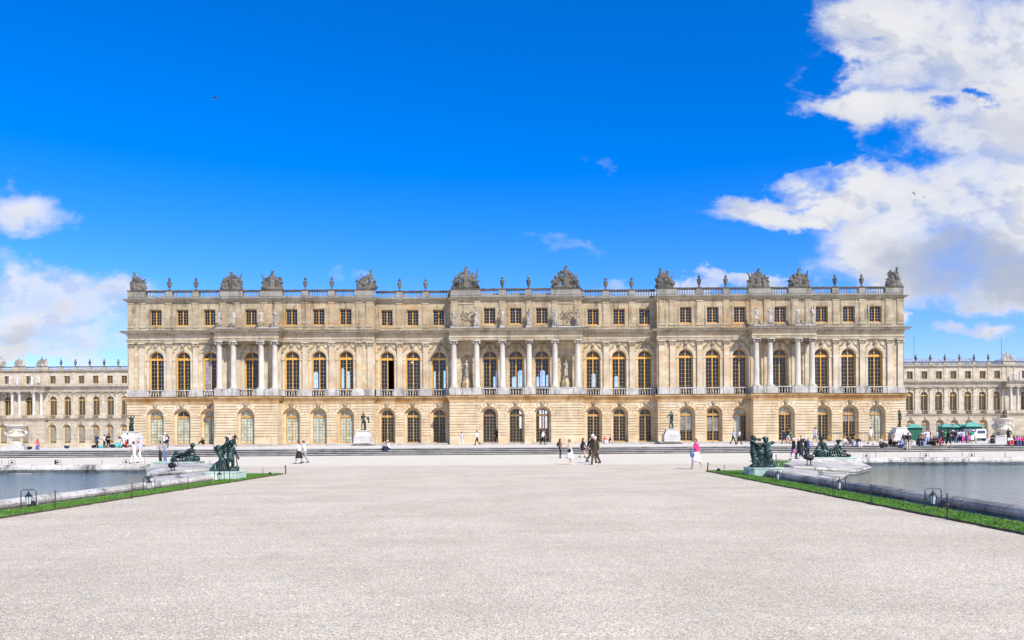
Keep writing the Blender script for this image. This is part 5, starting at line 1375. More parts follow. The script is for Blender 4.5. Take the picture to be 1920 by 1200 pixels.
# bronze statues on marble pedestals against the facade
def bronze_statue(px, lab, pose, arms, drape, seed, rz=0.0):
    d = Y0 - 3.9; rt = root('bronze_statue', lab, 'statue', (PX(px, d), d, TZ), 0, group='bronze statues on marble pedestals before the palace')
    b = MB(); b.use('bench_stone'); b.box(-1.45, 1.45, -.75, 1.0, .20, .32)
    for x in (-1.2, 1.2): b.box(x-.15, x+.15, -.5, .9, 0, .199)
    b.box(-1.0, 1.0, -.5, .9, 0, .198); b.build('bench', rt)
    b = MB(); b.use('marble')
    b.lathe([(1.46, .321), (1.46, .42), (1.40, .46), (1.40, 1.08), (1.44, 1.13), (1.30, 1.18), (1.08, 1.50), (.92, 1.68), (.94, 1.76), (1.02, 1.82), (1.02, 1.94)], (0, .1, 0), 4)
    b.xform(Matrix.Translation((0, .1, 0)) @ Matrix.Rotation(pi/4, 4, 'Z') @ Matrix.Translation((0, -.1, 0))); b.build('pedestal', rt)
    m = MB(); J = statue_fig(m, seed, pose, arms, 0)
    rg = random.Random(seed)
    if drape == 'long': drapery(m, J, rg, .95, True)
    elif drape == 'cape': m.capsule(J['haR'], .06, J['haR'] + Vector((.02, .02, -.55)), .09, 8); m.capsule(J['elR'], .07, J['haR'] + Vector((0, .02, -.3)), .08, 8); m.capsule((.14, .12, .9), .07, (.2, .12, .15), .07, 8)
    elif drape == 'trunk': m.capsule((.16, .12, .7), .08, (.20, .10, .08), .11, 8); m.capsule(J['shL'], .07, J['pel'] + Vector((.1, -.08, -.1)), .08, 8); drapery(m, J, rg, .6, False)
    m.ell((0, 0, .02), (.34, .28, .06)); s = 2.15/1.74*(1.0 if arms != 'up' else .95)
    m.xform(Matrix.Translation((0, .1, 1.96)) @ Matrix.Scale(s, 4) @ Matrix.Rotation(rz, 4, 'Z')); m.blob('figure', rt, 'bronze', .035, 1)
bronze_statue(245, 'dark green bronze statue with raised arms on the leftmost marble pedestal', 'contra', 'up', 'long', 5, .3)
bronze_statue(681, 'dark bronze statue holding a cloak on outstretched arm, second from left', 'contra', 'out', 'cape', 6, -.3)
bronze_statue(1258.5, 'dark bronze statue with hand on hip on a white pedestal right of centre', 'contra', 'hip', 'trunk', 7, .2)
bronze_statue(1687, 'green bronze statue on the rightmost marble pedestal beside the green kiosk', 'contra', 'cross', 'trunk', 8, .5)

# bronze groups round the ponds
def bronze_group(lab, x, y, z0, pedestal, build, mat='verdigris_stone'):
    rt = root('bronze_group', lab, 'sculpture', (x, y, 0), 0)
    b = MB(); b.use(mat); xa, xb, ya, yb, c = pedestal
    P_ = [(xa+c, ya), (xb-c, ya), (xb, ya+c), (xb, yb-c), (xb-c, yb), (xa+c, yb), (xa, yb-c), (xa, ya+c)]
    b.slab(P_, -.05, z0-.05); b.slab([(p*1.025, q*1.03) for p, q in P_], z0-.049, z0); b.build('pedestal', rt)
    m = MB(); build(m); m.xform(Matrix.Translation((0, 0, z0))); m.blob('figures', rt, 'bronze', .016, 0)
def g_put_l(m):
    C, E = m.capsule, m.ell
    E((0, 0, .02), (.58, .42, .07)); E((.32, -.1, .08), (.18, .15, .10)); E((-.5, -.1, .08), (.14, .1, .1)); E((.42, .1, .12), (.12, .1, .09))
    # standing child
    E((.27, -.08, 1.17), (.125, .13, .14)); E((.33, -.02, 1.2), (.10, .12, .13)); C((.25, 0, 1.02), .06, (.26, 0, 1.1), .06); C((.21, 0, .88), .15, (.20, -.02, .68), .155); C((.10, 0, .95), .075, (.33, 0, .95), .075)
    C((.19, 0, .60), .15, (.2, 0, .56), .14); C((.12, 0, .52), .095, (.10, -.06, .28), .07); C((.10, -.06, .28), .07, (.08, -.02, .07), .045); C((.08, -.02, .05), .04, (.08, -.14, .04), .035)
    C((.27, 0, .52), .095, (.30, 0, .28), .07); C((.30, 0, .28), .065, (.22, .02, .07), .045)
    C((.10, 0, .94), .06, (-.04, -.08, .86), .05); C((-.04, -.08, .86), .05, (.02, -.05, 1.16), .045); C((.33, 0, .92), .06, (.42, .05, .70), .05); C((.42, .05, .70), .045, (.52, 0, .55), .035); E((.53, 0, .53), (.05, .04, .05))
    for k in range(6): C((.1+.04*k, -.12, .56), .035, (.06+.055*k, -.08, .42), .03, 6)
    # kneeling satyr child seen from behind
    E((-.30, -.02, .95), (.13, .13, .14)); C((-.25, 0, .80), .06, (-.28, 0, .88), .06); C((-.22, 0, .70), .13, (-.15, 0, .48), .12); C((-.34, 0, .76), .07, (-.08, 0, .76), .07)
    C((-.34, 0, .76), .055, (-.44, -.02, .84), .05); C((-.44, -.02, .84), .045, (-.46, -.02, 1.0), .04); C((-.08, 0, .76), .055, (.02, -.06, .82), .05)
    C((-.13, .0, .42), .17, (-.15, 0, .18), .22); C((-.18, -.08, .38), .11, (-.42, -.12, .24), .09); C((-.42, -.12, .24), .085, (-.34, -.18, .06), .06); C((-.34, -.18, .06), .05, (-.5, -.2, .05), .04)
    for k in range(5): C((-.2+.05*k, -.14, .42), .03, (-.25+.09*k, -.22, .08), .04, 6)
    # wing / torch
    C((.0, .05, .95), .09, (.06, .05, 1.34), .07); C((-.12, .06, .92), .08, (.02, .05, 1.15), .09); C((-.02, .05, .9), .10, (-.12, .05, 1.02), .08); E((.02, .05, 1.38), (.09, .05, .035)); C((.10, 0, 1.2), .05, (.10, 0, 1.0), .05)
bronze_group('green bronze group of two children on a pale pedestal beside the left pond', PX(423, 33.2), 33.2, .36, (-.62, .64, -.6, .6, 0.0), g_put_l)
def g_put_r(m):
    C, E = m.capsule, m.ell
    E((-.05, 0, .02), (.62, .42, .07)); E((-.45, -.1, .06), (.14, .15, .09)); E((.3, -.1, .07), (.2, .15, .09)); C((.25, -.1, .1), .05, (.52, -.15, .03), .03)
    E((-.39, 0, 1.22), (.12, .13, .14)); E((-.41, 0, 1.27), (.12, .12, .1)); C((-.40, 0, 1.05), .06, (-.39, 0, 1.14), .06); C((-.41, 0, .95), .125, (-.43, 0, .68), .12); C((-.50, 0, 1.02), .06, (-.30, 0, 1.0), .06)
    C((-.50, 0, 1.04), .05, (-.52, -.1, 1.14), .045); C((-.52, -.1, 1.14), .045, (-.24, -.14, .98), .04); C((-.30, 0, 1.02), .05, (-.18, -.05, .92), .045); C((-.3, -.06, 1.2), .05, (-.14, -.06, 1.18), .07)
    C((-.42, 0, .62), .14, (-.36, 0, .5), .14); C((-.40, 0, .55), .11, (-.30, -.1, .32), .08); C((-.30, -.1, .32), .07, (-.12, -.12, .08), .05); C((-.44, 0, .55), .10, (-.36, .0, .08), .08); C((-.38, -.05, .45), .12, (-.32, -.02, .12), .14)
    E((.13, 0, 1.17), (.12, .13, .13)); E((.11, 0, 1.24), (.15, .13, .07)); C((.16, 0, 1.0), .06, (.14, 0, 1.1), .06); C((.18, 0, .90), .13, (.15, 0, .66), .13); C((.07, 0, .98), .07, (.29, 0, .96), .07)
    C((.29, 0, .95), .055, (.32, -.06, .78), .05); C((.32, -.06, .78), .05, (.12, -.14, .70), .04); C((.14, 0, .60), .14, (.16, 0, .5), .13); C((.10, 0, .5), .09, (.10, -.04, .08), .055); C((.22, 0, .5), .09, (.22, -.02, .08), .055)
    C((.3, .08, 1.02), .06, (.44, .1, 1.08), .05); C((.42, .1, 1.08), .05, (.58, .1, 1.04), .02, 6); C((.34, .08, .98), .05, (.48, .1, 1.0), .03)
    for x, z, r in ((-.15, .85, .17), (-.12, .6, .22), (-.1, .35, .25), (-.05, .15, .25), (.3, .5, .16), (.34, .25, .15)): E((x, .12, z), (r, .2, r*1.2))
    C((-.2, .1, .95), .1, (.1, .1, .95), .09)
bronze_group('dark bronze group of two children on a green stained pedestal beside the right pond', PX(1430, 34.1), 34.1, .36, (-.70, .72, -.6, .6, .18), g_put_r)
def g_rec_l(m):
    C, E = m.capsule, m.ell
    E((0, 0, .03), (.84, .4, .07))
    E((.42, -.05, .88), (.12, .13, .14)); E((.44, 0, .92), (.13, .13, .12)); C((.38, 0, .70), .06, (.41, -.02, .8), .06); C((.32, 0, .60), .15, (.12, 0, .45), .14); C((.20, -.08, .64), .07, (.46, .08, .62), .07)
    C((.12, 0, .45), .15, (-.18, 0, .32), .16); C((.46, 0, .60), .06, (.56, -.02, .38), .05); C((.56, -.02, .38), .05, (.68, -.08, .14), .04); C((.20, -.12, .62), .06, (.05, -.2, .42), .05); C((.05, -.2, .42), .045, (-.18, -.22, .42), .04)
    C((-.2, -.06, .32), .12, (-.48, -.1, .50), .09); C((-.48, -.1, .50), .085, (-.70, -.12, .12), .055); C((-.2, .08, .28), .12, (-.5, .05, .24), .09); C((-.5, .05, .24), .08, (-.80, 0, .08), .05)
    for k in range(7): C((-.1+.12*k, -.24, .28 - .01*k), .045, (-.2+.14*k, -.32, .07), .05, 6)
    E((.62, 0, .16), (.2, .2, .14)); E((.3, 0, .2), (.3, .25, .18)); E((-.55, -.15, .16), (.16, .14, .14)); C((.35, -.2, .2), .06, (.78, -.1, .1), .08)
bronze_group('dark bronze reclining figure on a pale stained pedestal at the left pond', PX(347, 44.2), 44.2, .44, (-1.62, .82, -.6, .6, 0.0), g_rec_l)
def g_rec_r(m):
    C, E = m.capsule, m.ell
    E((.05, 0, .03), (1.15, .4, .07))
    E((-.50, 0, 1.02), (.12, .14, .14)); E((-.48, 0, 1.08), (.13, .14, .1)); C((-.46, 0, .85), .06, (-.49, 0, .95), .06); C((-.42, 0, .74), .15, (-.32, 0, .42), .16); C((-.55, 0, .80), .07, (-.26, 0, .76), .07)
    C((-.57, 0, .78), .06, (-.76, -.04, .5), .05); C((-.76, -.04, .5), .05, (-1.02, -.06, .10), .045); C((-.26, 0, .75), .06, (-.16, -.08, .5), .05); C((-.16, -.08, .5), .05, (.05, -.14, .38), .04)
    m.tube([(-.55, -.30, .22), (-.55, -.22, .22)], .20, 16); m.tube([(-.55, -.32, .22), (-.55, -.29, .22)], .12, 12)
    C((-.32, 0, .3), .2, (-.05, -.05, .22), .17); C((-.1, -.08, .26), .13, (.25, -.1, .3), .09); C((.25, -.1, .3), .08, (.42, -.12, .1), .05); E((-.65, 0, .2), (.25, .22, .2))
    E((.47, 0, .86), (.11, .13, .13)); E((.50, 0, .93), (.19, .16, .06)); C((.45, 0, .70), .055, (.47, 0, .8), .055); C((.42, 0, .60), .13, (.28, 0, .36), .15); C((.32, 0, .66), .07, (.56, 0, .62), .07)
    C((.32, 0, .65), .055, (.14, -.08, .48), .05); C((.14, -.08, .48), .045, (.0, -.14, .40), .04); C((.56, 0, .62), .055, (.62, -.05, .4), .05); C((.62, -.05, .4), .045, (.80, -.1, .34), .04); E((.84, -.1, .36), (.06, .05, .06))
    C((.28, 0, .3), .17, (.5, 0, .22), .15); C((.45, -.08, .25), .11, (.78, -.1, .2), .08); C((.78, -.1, .2), .07, (1.12, -.1, .08), .045); E((1.05, 0, .1), (.14, .15, .08))
    for k in range(8): C((-.3+.13*k, -.22, .3), .04, (-.36+.15*k, -.32, .07), .05, 6)
bronze_group('dark bronze pair of leaning figures on a green stained pedestal at the right pond', PX(1556, 45), 45, .46, (-1.35, 1.30, -.6, .6, .15), g_rec_r)

# ------------------------------------------------------------------ great marble vases
def vase(px, d, rimw, label, yb):
    rt = root('marble_vase', label, 'vase', (PX(px, d), d, TZ), .3)
    b = MB(); b.use('marble'); b.box(-1.05, 1.05, -1.05, 1.05, -.02, .32); b.box(-.92, .92, -.92, .92, .321, .40); b.box(-.86, .86, -.86, .86, .401, .78) if False else None
    b.box(-.72, .72, -.72, .72, .401, .62); b.build('pedestal', rt)
    v = MB(); v.use('white_marble'); R = rimw/2
    v.lathe([(.62, .62), (.60, .72), (.42, .82), (.30, .95), (.27, 1.12), (.34, 1.18), (.36, 1.22), (.62, 1.27), (.78, 1.36), (.84, 1.48), (.82, 1.60), (.70, 1.68), (.62, 1.74), (.64, 1.95), (.70, 2.2), (.80, 2.42), (.92, 2.52), (R, 2.56), (R+.02, 2.66), (R-.02, 2.70), (R-.2, 2.66), (.5, 2.3)], (0, 0, 0), 36, wob=lambda a, z: 1 + (.035*cos(12*a) if 1.25 < z < 1.66 else 0))
    v.build('bowl', rt, smooth=True)
    r = MB(); rg = random.Random(3)
    for k in range(60):
        a = rg.uniform(0, 2*pi); z = rg.uniform(1.82, 2.42); q = .62 + (z-1.74)*.22; r.ell((q*cos(a), q*sin(a), z), (.09, .09, .11), seg=6, rings=4)
    r.build('relief', rt, 'white_marble', smooth=True)
    for s in (-1, 1):
        h = MB(); h.tube([(s*.68, 0, 1.55), (s*.92, 0, 1.60), (s*1.02, 0, 1.78), (s*.95, 0, 1.98), (s*.72, 0, 2.05)], .07, 8); h.ell((s*.98, 0, 1.82), (.13, .16, .2)); h.build('handle', rt, 'white_marble', smooth=True)
    return rt
v1 = vase(30, 80.5, 2.1, 'large white marble vase on a pedestal at the left edge of the terrace', 842); v1.scale = (.93, .93, .93)
v2 = vase(1880, 88.5, 1.95, 'large carved marble vase with ochre stains on the right of the terrace', 829); v2.scale = (1.03, 1.03, 1.03)
v2.rotation_euler.z = -.2
m = MB(); m.use('marble'); m.box(-.55, .55, -.5, .5, 0, .80); m.box(-.60, .60, -.55, .55, .801, .86); o = m.build('marble_block', None, loc=(PX(1867, 87), 86.6, TZ)); tag(o, 'square grey marble block at the foot of the right vase', 'block')

# ------------------------------------------------------------------ kiosks, van, railing
def kiosk(px0, px1, d, z, h, roofh, lab, counter=True):
    xa, xb = PX(px0, d), PX(px1, d); w = xb-xa; rt = root('green_kiosk', lab, 'kiosk', ((xa+xb)/2, d, z), 0, group='green kiosks on the right of the terrace')
    b = MB(); b.use('kiosk_green'); w2 = w/2-.08; dp = 1.5
    b.box(-w2, w2, 0, dp, 0, h)
    n = max(2, int(w/.9))
    for k in range(n+1): x = -w2+.03 + (2*w2-.06)*k/n; b.box(x-.035, x+.035, -.03, -.001, 0, h)
    b.box(-w2, w2, -.035, -.002, h*.42, h*.46); b.build('body', rt)
    r = MB(); r.use('kiosk_roof'); e = .14; A, B, C_, D = (-w/2-e, -.25, h), (w/2+e, -.25, h), (w/2+e, dp+.25, h), (-w/2-e, dp+.25, h); k = min(w/2, .9)
    P_, Q = (-w/2+k, dp/2, h+roofh), (w/2-k, dp/2, h+roofh)
    for f in ([A, B, Q, P_], [B, C_, Q], [C_, D, P_, Q], [D, A, P_], [D, C_, B, A]): r.poly(f)
    for a, b_ in ((A, P_), (B, Q), (P_, Q)): r.tube([a, b_], .035, 5)
    r.box(-w/2-e, w/2+e, -.27, -.20, h-.10, h+.0); r.build('roof', rt)
kiosk(1703, 1730, 110, TZ, 2.05, .42, 'square green kiosk with pale green hipped roof beside the right bronze statue')
kiosk(1767, 1787, 122, TZ, 2.2, .48, 'leftmost narrow green kiosk behind the crowd')
kiosk(1788, 1799, 124, TZ, 2.15, .46, 'small green kiosk with pointed roof in the middle of the row behind the crowd')
kiosk(1800, 1810, 124, TZ, 2.15, .46, 'small green kiosk touching the long one behind the crowd')
kiosk(1811, 1842, 121, TZ, 2.25, .55, 'long green kiosk just behind the white van')
def van(px, d, z):
    rt = root('parked_van', 'small white delivery van seen from behind, rear door open, before the green kiosks', 'van', (PX(px, d), d, z), .10)
    b = MB(); b.use('van_white'); W2 = .84
    prof = [(-.76, .34), (.76, .34), (W2, .50), (W2, 1.05), (.76, 1.62), (.66, 1.76), (-.66, 1.76), (-.76, 1.62), (-W2, 1.05), (-W2, .50)]
    b.prism(prof, 0, 2.9); b.prism([(x*.98, min(z_, 1.15)) for x, z_ in prof if z_ <= 1.1], 2.9, 3.9); b.build('body', rt)
    g = MB(); g.use('van_glass'); g.prism([(-.60, 1.12), (.60, 1.12), (.56, 1.52), (-.56, 1.52)], -.03, .02); g.build('rear_window', rt)
    g = MB(); g.use('dark_iron'); g.box(-.80, .80, -.08, .02, .30, .42); g.build('bumper', rt)
    g = MB(); g.use('cloth_light_blue'); g.box(-.40, -.1, -.025, .0, .84, .92); g.build('side_mark', rt)
    for s in (-1, 1):
        t = MB(); t.use('tail_red'); t.box(s*.79-.05, s*.79+.05, -.03, .05, .62, 1.0); t.build('tail_light', rt)
        for y in (.55, 3.1):
            t = MB(); t.use('tyre_rubber'); t.tube([(s*.80-.11, y, .31), (s*.80+.11, y, .31)], .31, 18); w = t.build('wheel', rt)
    dmb = MB(); dmb.use('van_white'); dmb.box(-1.70, -.86, -.02, .03, .45, 1.62); dr = dmb.build('door', rt)
    g = MB(); g.use('van_glass'); g.box(-1.58, -1.0, -.035, .04, 1.08, 1.50); g.build('window', dr)
van(1840, 116, TZ)
rl = root('railing', 'black iron railing with gilded lozenge ornaments before the right ground floor windows', 'railing', (0, 0, 0))
xr0, xr1, yr = PX(1539, 99.4), PX(1676, 99.4), 99.4; zb, zt = TZ+.28, TZ+1.32
b = MB(); b.use('step_stone'); b.box(xr0-.2, xr1+.2, yr-.3, yr+.5, TZ-.02, TZ+.26); b.build('kerb', rl)
b = MB(); b.use('dark_iron')
b.tube([(xr0, yr, zt), (xr1, yr, zt)], .028, 6); b.tube([(xr0, yr, zb), (xr1, yr, zb)], .022, 6); b.tube([(xr0, yr, zt-.14), (xr1, yr, zt-.14)], .014, 5)
b.build('rails', rl)
n = 52
cent = [PX(p, yr) for p in (1557, 1582, 1607, 1659)]
for k in range(n+1):
    x = xr0 + (xr1-xr0)*k/n
    if min(abs(x-c) for c in cent) < .30: continue
    b = MB(); b.use('dark_iron'); b.tube([(x, yr, TZ+.25), (x, yr, zt)], .018 if k % 13 else .035, 5); b.build('baluster', rl)
for c in cent:
    b = MB(); b.use('gilding'); zc = (zb+zt)/2-.05
    b.tube([(c-.40, yr, zc), (c, yr, zc+.38), (c+.40, yr, zc), (c, yr, zc-.38), (c-.40, yr, zc)], .035, 5)
    b.tube([(c-.16, yr, zc+.18), (c-.22, yr, zc-.02), (c-.10, yr, zc-.18), (c+.10, yr, zc-.18), (c+.22, yr, zc-.02), (c+.16, yr, zc+.18)], .03, 5)
    b.tube([(c, yr, zc-.2), (c, yr, zc+.2)], .022, 5); b.build('ornament', rl)
# market table at the left statue
tb = root('trestle_table', 'dark trestle table loaded with bags to the left of the leftmost pedestal', 'table', (PX(216, 92), 92, TZ), 0)
b = MB(); b.use('dark_iron')
for x in (-.75, .75): b.tube([(x-.2, -.3, 0), (x, 0, 1.0)], .03, 5); b.tube([(x+.2, .3, 0), (x, 0, 1.0)], .03, 5)
b.build('legs', tb)
b = MB(); b.use('pedestal_stone'); b.box(-.95, .95, -.4, .4, 1.0, 1.06); b.build('table_top', tb)
for i, (dx, dz, s, mt, lab) in enumerate(((-.3, .1, .28, 'cloth_black', 'black sack lying under the trestle table'), (.35, .14, .34, 'cloth_teal', 'teal and black bag under the trestle table'), (.5, 1.18, .14, 'cloth_black', 'small black bag on top of the trestle table'))):
    b = MB(); rg = random.Random(i)
    for k in range(4): b.ell((rg.uniform(-.3, .3)*s*2, rg.uniform(-.1, .1), s*rg.uniform(.6, 1)), (s, s*.7, s*.8), seg=8, rings=6)
    o = b.blob('sack', None, mt, .03, 1); o.location = (PX(216, 92)+dx, 92, TZ+dz-.1 if dz < 1 else TZ+1.06-.02); tag(o, lab, 'bag')
def lump(name, px, py, z, s, mt, lab, cat='bag', Y=None):
    d = Y or DG(px, py, z); b = MB(); rg = random.Random(int(px))
    for k in range(5): b.ell((rg.uniform(-.6, .6)*s, rg.uniform(-.2, .2)*s, s*rg.uniform(.35, .7)), (s*.6, s*.45, s*.5), seg=8, rings=6)
    o = b.blob(name, None, mt, .03, 1); o.location = (PX(px, d), d, z); return tag(o, lab, cat)
lump('bag', 175, 840, TZ, .32, 'cloth_black', 'black bag on the terrace beside the standing woman with blue bag', Y=91)
lump('bag', 189, 840, TZ, .34, 'cloth_teal', 'turquoise bag on the terrace between two standing people', Y=91)
lump('bag', 54, 843, TZ, .30, 'cloth_black', 'small black box like bag at the foot of the left marble vase', Y=81)
lump('bag', 126, 842, TZ, .34, 'cloth_navy', 'flat dark bag lying alone on the left terrace', Y=88)
lump('bag', 1656, 839, TZ-.16, .42, 'cloth_black', 'black backpack lying on the steps left of the seated group')

# ------------------------------------------------------------------ people
T_ = dict(z=TZ)
def terr(px, hy, lab, Y=98.0, **k):   # someone standing on the terrace
    fy = YH(px) + (CZ-TZ)*F/Y; H = k.pop('H', None) or min(1.85, max(1.5, (fy-hy)*Y/F))
    return person(px, hy, fy, lab, Y=Y, z=TZ, H=H, **k)
def steps_sit(px, lab, level=5, **k):  # sitting on a step
    level -= 1
    x = PX(px, 77); i = level; y = SY(x) + (i-1)*TREAD + .16
    k.setdefault('H', 1.70)
    return person(px, 0, 1, lab, Y=y, z=i*RISE, pose='sit', **{'arms': 'knee', **k})
# lower gravel
person(252, 832, 869, 'woman in cream sleeveless dress and trousers walking left beside the left pond', 'l', 'walk', 'walk', top='cream', legs='cream', hair='black', sleeves=False, bulk=1.05)
person(261.5, 826, 868, 'man in pale blue shirt and light trousers walking with the woman in cream', 'l', 'walk', 'walk', top='light_blue', legs='white', hair='grey', bag=('shoulder', 'black', 'black shoulder bag on the man in pale blue shirt'))
person(301, 832, 868, 'woman in grey shirt and wide black trousers reading a map beyond the left pond', 'l', 'stand', 'map', top='grey', legs='black', bulk=1.05, bag=('map', 'white', 'white paper map held by the woman in grey'))
person(309.5, 831, 866, 'person in grey top and jeans with a pink bag beside the map reader', 'l', 'stand', 'bag', top='grey', legs='jeans', bag=('hand', 'pink', 'bright pink bag held beside the map reader'))
person(561, 829, 869.5, 'woman in white top and loose black skirt walking left across the gravel', 'l', 'walk', 'walk', top='white', legs='black', skirt='mid', longhair=True)
person(571, 827, 869, 'person in white shirt and grey jeans walking beside the woman in black skirt', 'l', 'walk', 'down', top='white', legs='grey')
person(1050, 823, 859, 'woman in black top with bare shoulders and dark jeans carrying a black bag', 'r', 'stand', 'bag', top='black', legs='black', sleeves=False, longhair=True, skin='skin_tan', bag=('back', 'black', 'black bag on the back of the woman in dark jeans'))
person(1069, 826, 871, 'red haired woman in grey top and white skirt reading with bowed head', 'l', 'stand', 'map', top='beige', legs='white', skirt='mid', hair='auburn', longlegs=False, bulk=1.05, bag=('shoulder', 'black', 'black shoulder bag of the red haired woman'))
person(1092, 821, 859, 'woman in short black dress with long dark hair walking behind the old men', 'r', 'walk', 'walk', top='black', legs='black', skirt='short', longhair=True, sleeves='long')
person(1103, 820, 859, 'person in black shirt and khaki shorts walking just behind the old men', 'r', 'walk', 'down', top='black', legs='khaki', longlegs=False)
person(1109, 814, 868, 'tall pale headed man in dark suit walking behind the old man in brown', 'r', 'walk', 'walk', top='black', legs='brown', hair='white', sleeves='long', bulk=1.05, coat=True)
person(1117, 818, 871, 'white haired old man in brown suit and pale blue shirt walking', 'fl', 'walk', 'down', top='brown', legs='brown', hair='white', sleeves='long', bulk=1.08, coat=True)
person(1306.5, 822, 880, 'woman in bright pink top and white skirt walking left near the right lawn', 'l', 'walk', 'back', top='pink', legs='white', skirt='mid', hair='auburn', longlegs=False, bulk=1.12, bag=('jacket', 'jeans', 'grey blue jacket carried by the woman in pink'))
person(1489, 823, 862, 'stooped man in black jacket and blue shorts carrying a red bag by the right pond', 'l', 'walk', 'down', top='black', legs='blue', hair='white', longlegs=False, sleeves='long', bag=('hand', 'coral', 'red bag carried by the stooped man in blue shorts'))
person(1500, 824, 864, 'bald man in dark suit striding left, hands clasped', 'l', 'walk', 'front' if False else 'bag', top='black', legs='navy', hair='white', sleeves='long', coat=True, bulk=1.1)
person(1511, 821, 860, 'pale headed man in dark suit standing behind the striding man', 'l', 'stand', 'down', top='black', legs='black', hair='white', sleeves='long', coat=True, bulk=1.1)
person(1516, 820, 857, 'man in bright blue jacket at the back of the group of old men', 'l', 'stand', 'down', top='blue', legs='black', hair='grey', sleeves='long')
person(1502, 817, 856, 'dark haired man in black shirt half hidden behind the old men', 'f', 'stand', 'down', top='black', legs='black')
# terrace
terr(181, 814, 'woman in dark jacket with a light blue bag standing on the left terrace', 90, face='r', arms='bag', top='navy', legs='black', sleeves='long', bag=('shoulder', 'light_blue', 'light blue bag on the woman in dark jacket'))
terr(196, 817, 'person in black and pink looking down beside the trestle table', 91, face='l', arms='front' if False else 'bag', top='pale_pink', legs='black', bag=('back', 'black', 'black backpack of the person beside the trestle table'))
terr(202.5, 813, 'tall figure all in black beside the trestle table', 92, face='b', top='black', legs='black', sleeves='long', bulk=1.1)
terr(239, 808, 'man in white shirt and dark shorts leaning on the leftmost pedestal', 96.5, face='br', arms='out', top='white', legs='black', longlegs=False, H=1.7)
terr(264, 820, 'person in white sun hat and pale shirt right of the leftmost pedestal', 92, face='f', top='light_blue', legs='pale_pink', hat='white', H=1.55)
person(237, 826, 838, 'person in red top sitting on the terrace below the leftmost pedestal', Y=92.5, z=TZ, H=1.6, pose='floor', arms='one_up', top='red', legs='black', face='fl')
person(72.5, 826, 843, 'woman in red top and blue skirt crouching to take a picture on the left terrace', Y=80, z=TZ, H=1.6, pose='crouch', arms='face', top='coral', legs='blue', longhair=True, hair='auburn', face='l')
terr(313, 814, 'dark haired woman with pink bag standing on the terrace before the left windows', 88, face='b', arms='bag', top='black', legs='black', longhair=True, sleeves='long', bag=('back', 'pale_pink', 'pale pink bag on the dark haired woman'))
terr(308.5, 815, 'person in pink with white cap half hidden behind the dark haired woman', 90, face='r', top='pale_pink', legs='white', hat='white', H=1.6)
person(381, 817, 831, 'hunched figure in black sitting on the window step left of the left portico', Y=102.3, z=.90, H=1.7, pose='floor', arms='knee', top='black', legs='black', sleeves='long', bulk=1.2, face='fl')
terr(429.5, 812, 'person in pale top walking behind the left child group', 98, face='r', pose='walk', arms='walk', top='pale_pink', legs='beige')
terr(440, 812, 'woman in long black clothes walking behind the left child group', 97, face='r', pose='walk', arms='walk', top='black', legs='black', sleeves='long')
terr(865, 809.5, 'woman in blue and white top and white trousers walking right of the terrace centre', 99, face='r', pose='walk', arms='out', top='light_blue', legs='white')
terr(895, 807.5, 'man in white shirt and black trousers walking near the leftmost centre arch', 99.5, face='l', pose='walk', arms='walk', top='white', legs='black')
person(931.5, 0, 1, 'dark figure standing in the open leftmost centre doorway', Y=Y0-.9, z=.93, H=1.8, top='black', legs='black', sleeves='long', bulk=1.15)
terr(1017.5, 805.5, 'man in white shirt and dark trousers striding before the third centre arch', 99.3, face='r', pose='walk', arms='walk', top='white', legs='black')
person(1132.5, 0, 1, 'person in red top sitting on the ledge right of the centre block', Y=101.4, z=TZ+.22, H=1.6, pose='sit', arms='knee', top='red', legs='white', face='fr', longhair=True)
person(1143, 0, 1, 'person in black sitting on the ledge with legs stretched right', Y=101.4, z=TZ+.22, H=1.6, pose='sit', arms='knee', top='black', legs='beige', face='r')
terr(1374, 805.5, 'woman in pale blue shirt and black trousers left of a walking pair', 92, face='r', pose='walk', arms='bag', top='light_blue', legs='black', bulk=.95)
terr(1385.5, 805.5, 'person in white vest and black trousers right of a walking pair', 92, face='r', pose='walk', arms='bag', top='white', legs='black', skin='skin_tan', bag=('shoulder', 'black', 'black bag of the person in white vest'))
terr(1471, 806, 'person in dark coat walking left before the right portico door', 97, face='l', pose='walk', arms='walk', top='navy', legs='navy', sleeves='long')
terr(1477, 804, 'tall person in black with bare arms behind the right child group', 95, face='r', pose='walk', arms='bag', top='black', legs='pale_pink', longlegs=False)
terr(1484, 809, 'child in green shirt before the right portico door', 96, face='l', pose='walk', top='green', legs='black', hair='brown', H=1.5)
terr(1529, 801, 'youth in white shirt and grey shorts with a blue bag walking left', 85, face='l', pose='walk', top='white', legs='grey', longlegs=False, bag=('back', 'blue', 'small blue backpack of the youth in white'))
terr(1631.5, 800, 'man in white polo shirt and grey shorts walking right of the railing', 84, face='fr', pose='walk', arms='walk', top='white', legs='khaki', longlegs=False, bulk=1.05)
steps_sit(1582, 'person in white sitting on the steps, bare legs drawn up', 5, top='white', legs='beige', longlegs=False, face='fr')
steps_sit(1592, 'person in black with blue jeans sitting on the steps between two others', 5, top='black', legs='jeans', sleeves='long', longhair=True, face='fr', off=(0, .3))
steps_sit(1607.5, 'person in black top and white trousers sitting on the steps hugging knees', 5, top='black', legs='white', sleeves='long', bulk=1.08)
steps_sit(1668, 'person in dark clothes bent forward on the steps beside a black backpack', 5, top='black', legs='black', face='fr', bulk=1.1)
steps_sit(1676.5, 'person in pale blouse sitting on the steps in the middle of a trio', 5, top='white', legs='black', longhair=True, face='fl')
steps_sit(1681, 'pale faced person in black sitting one row behind a trio on the steps', 5, top='black', legs='black', off=(0, .7), sleeves='long')
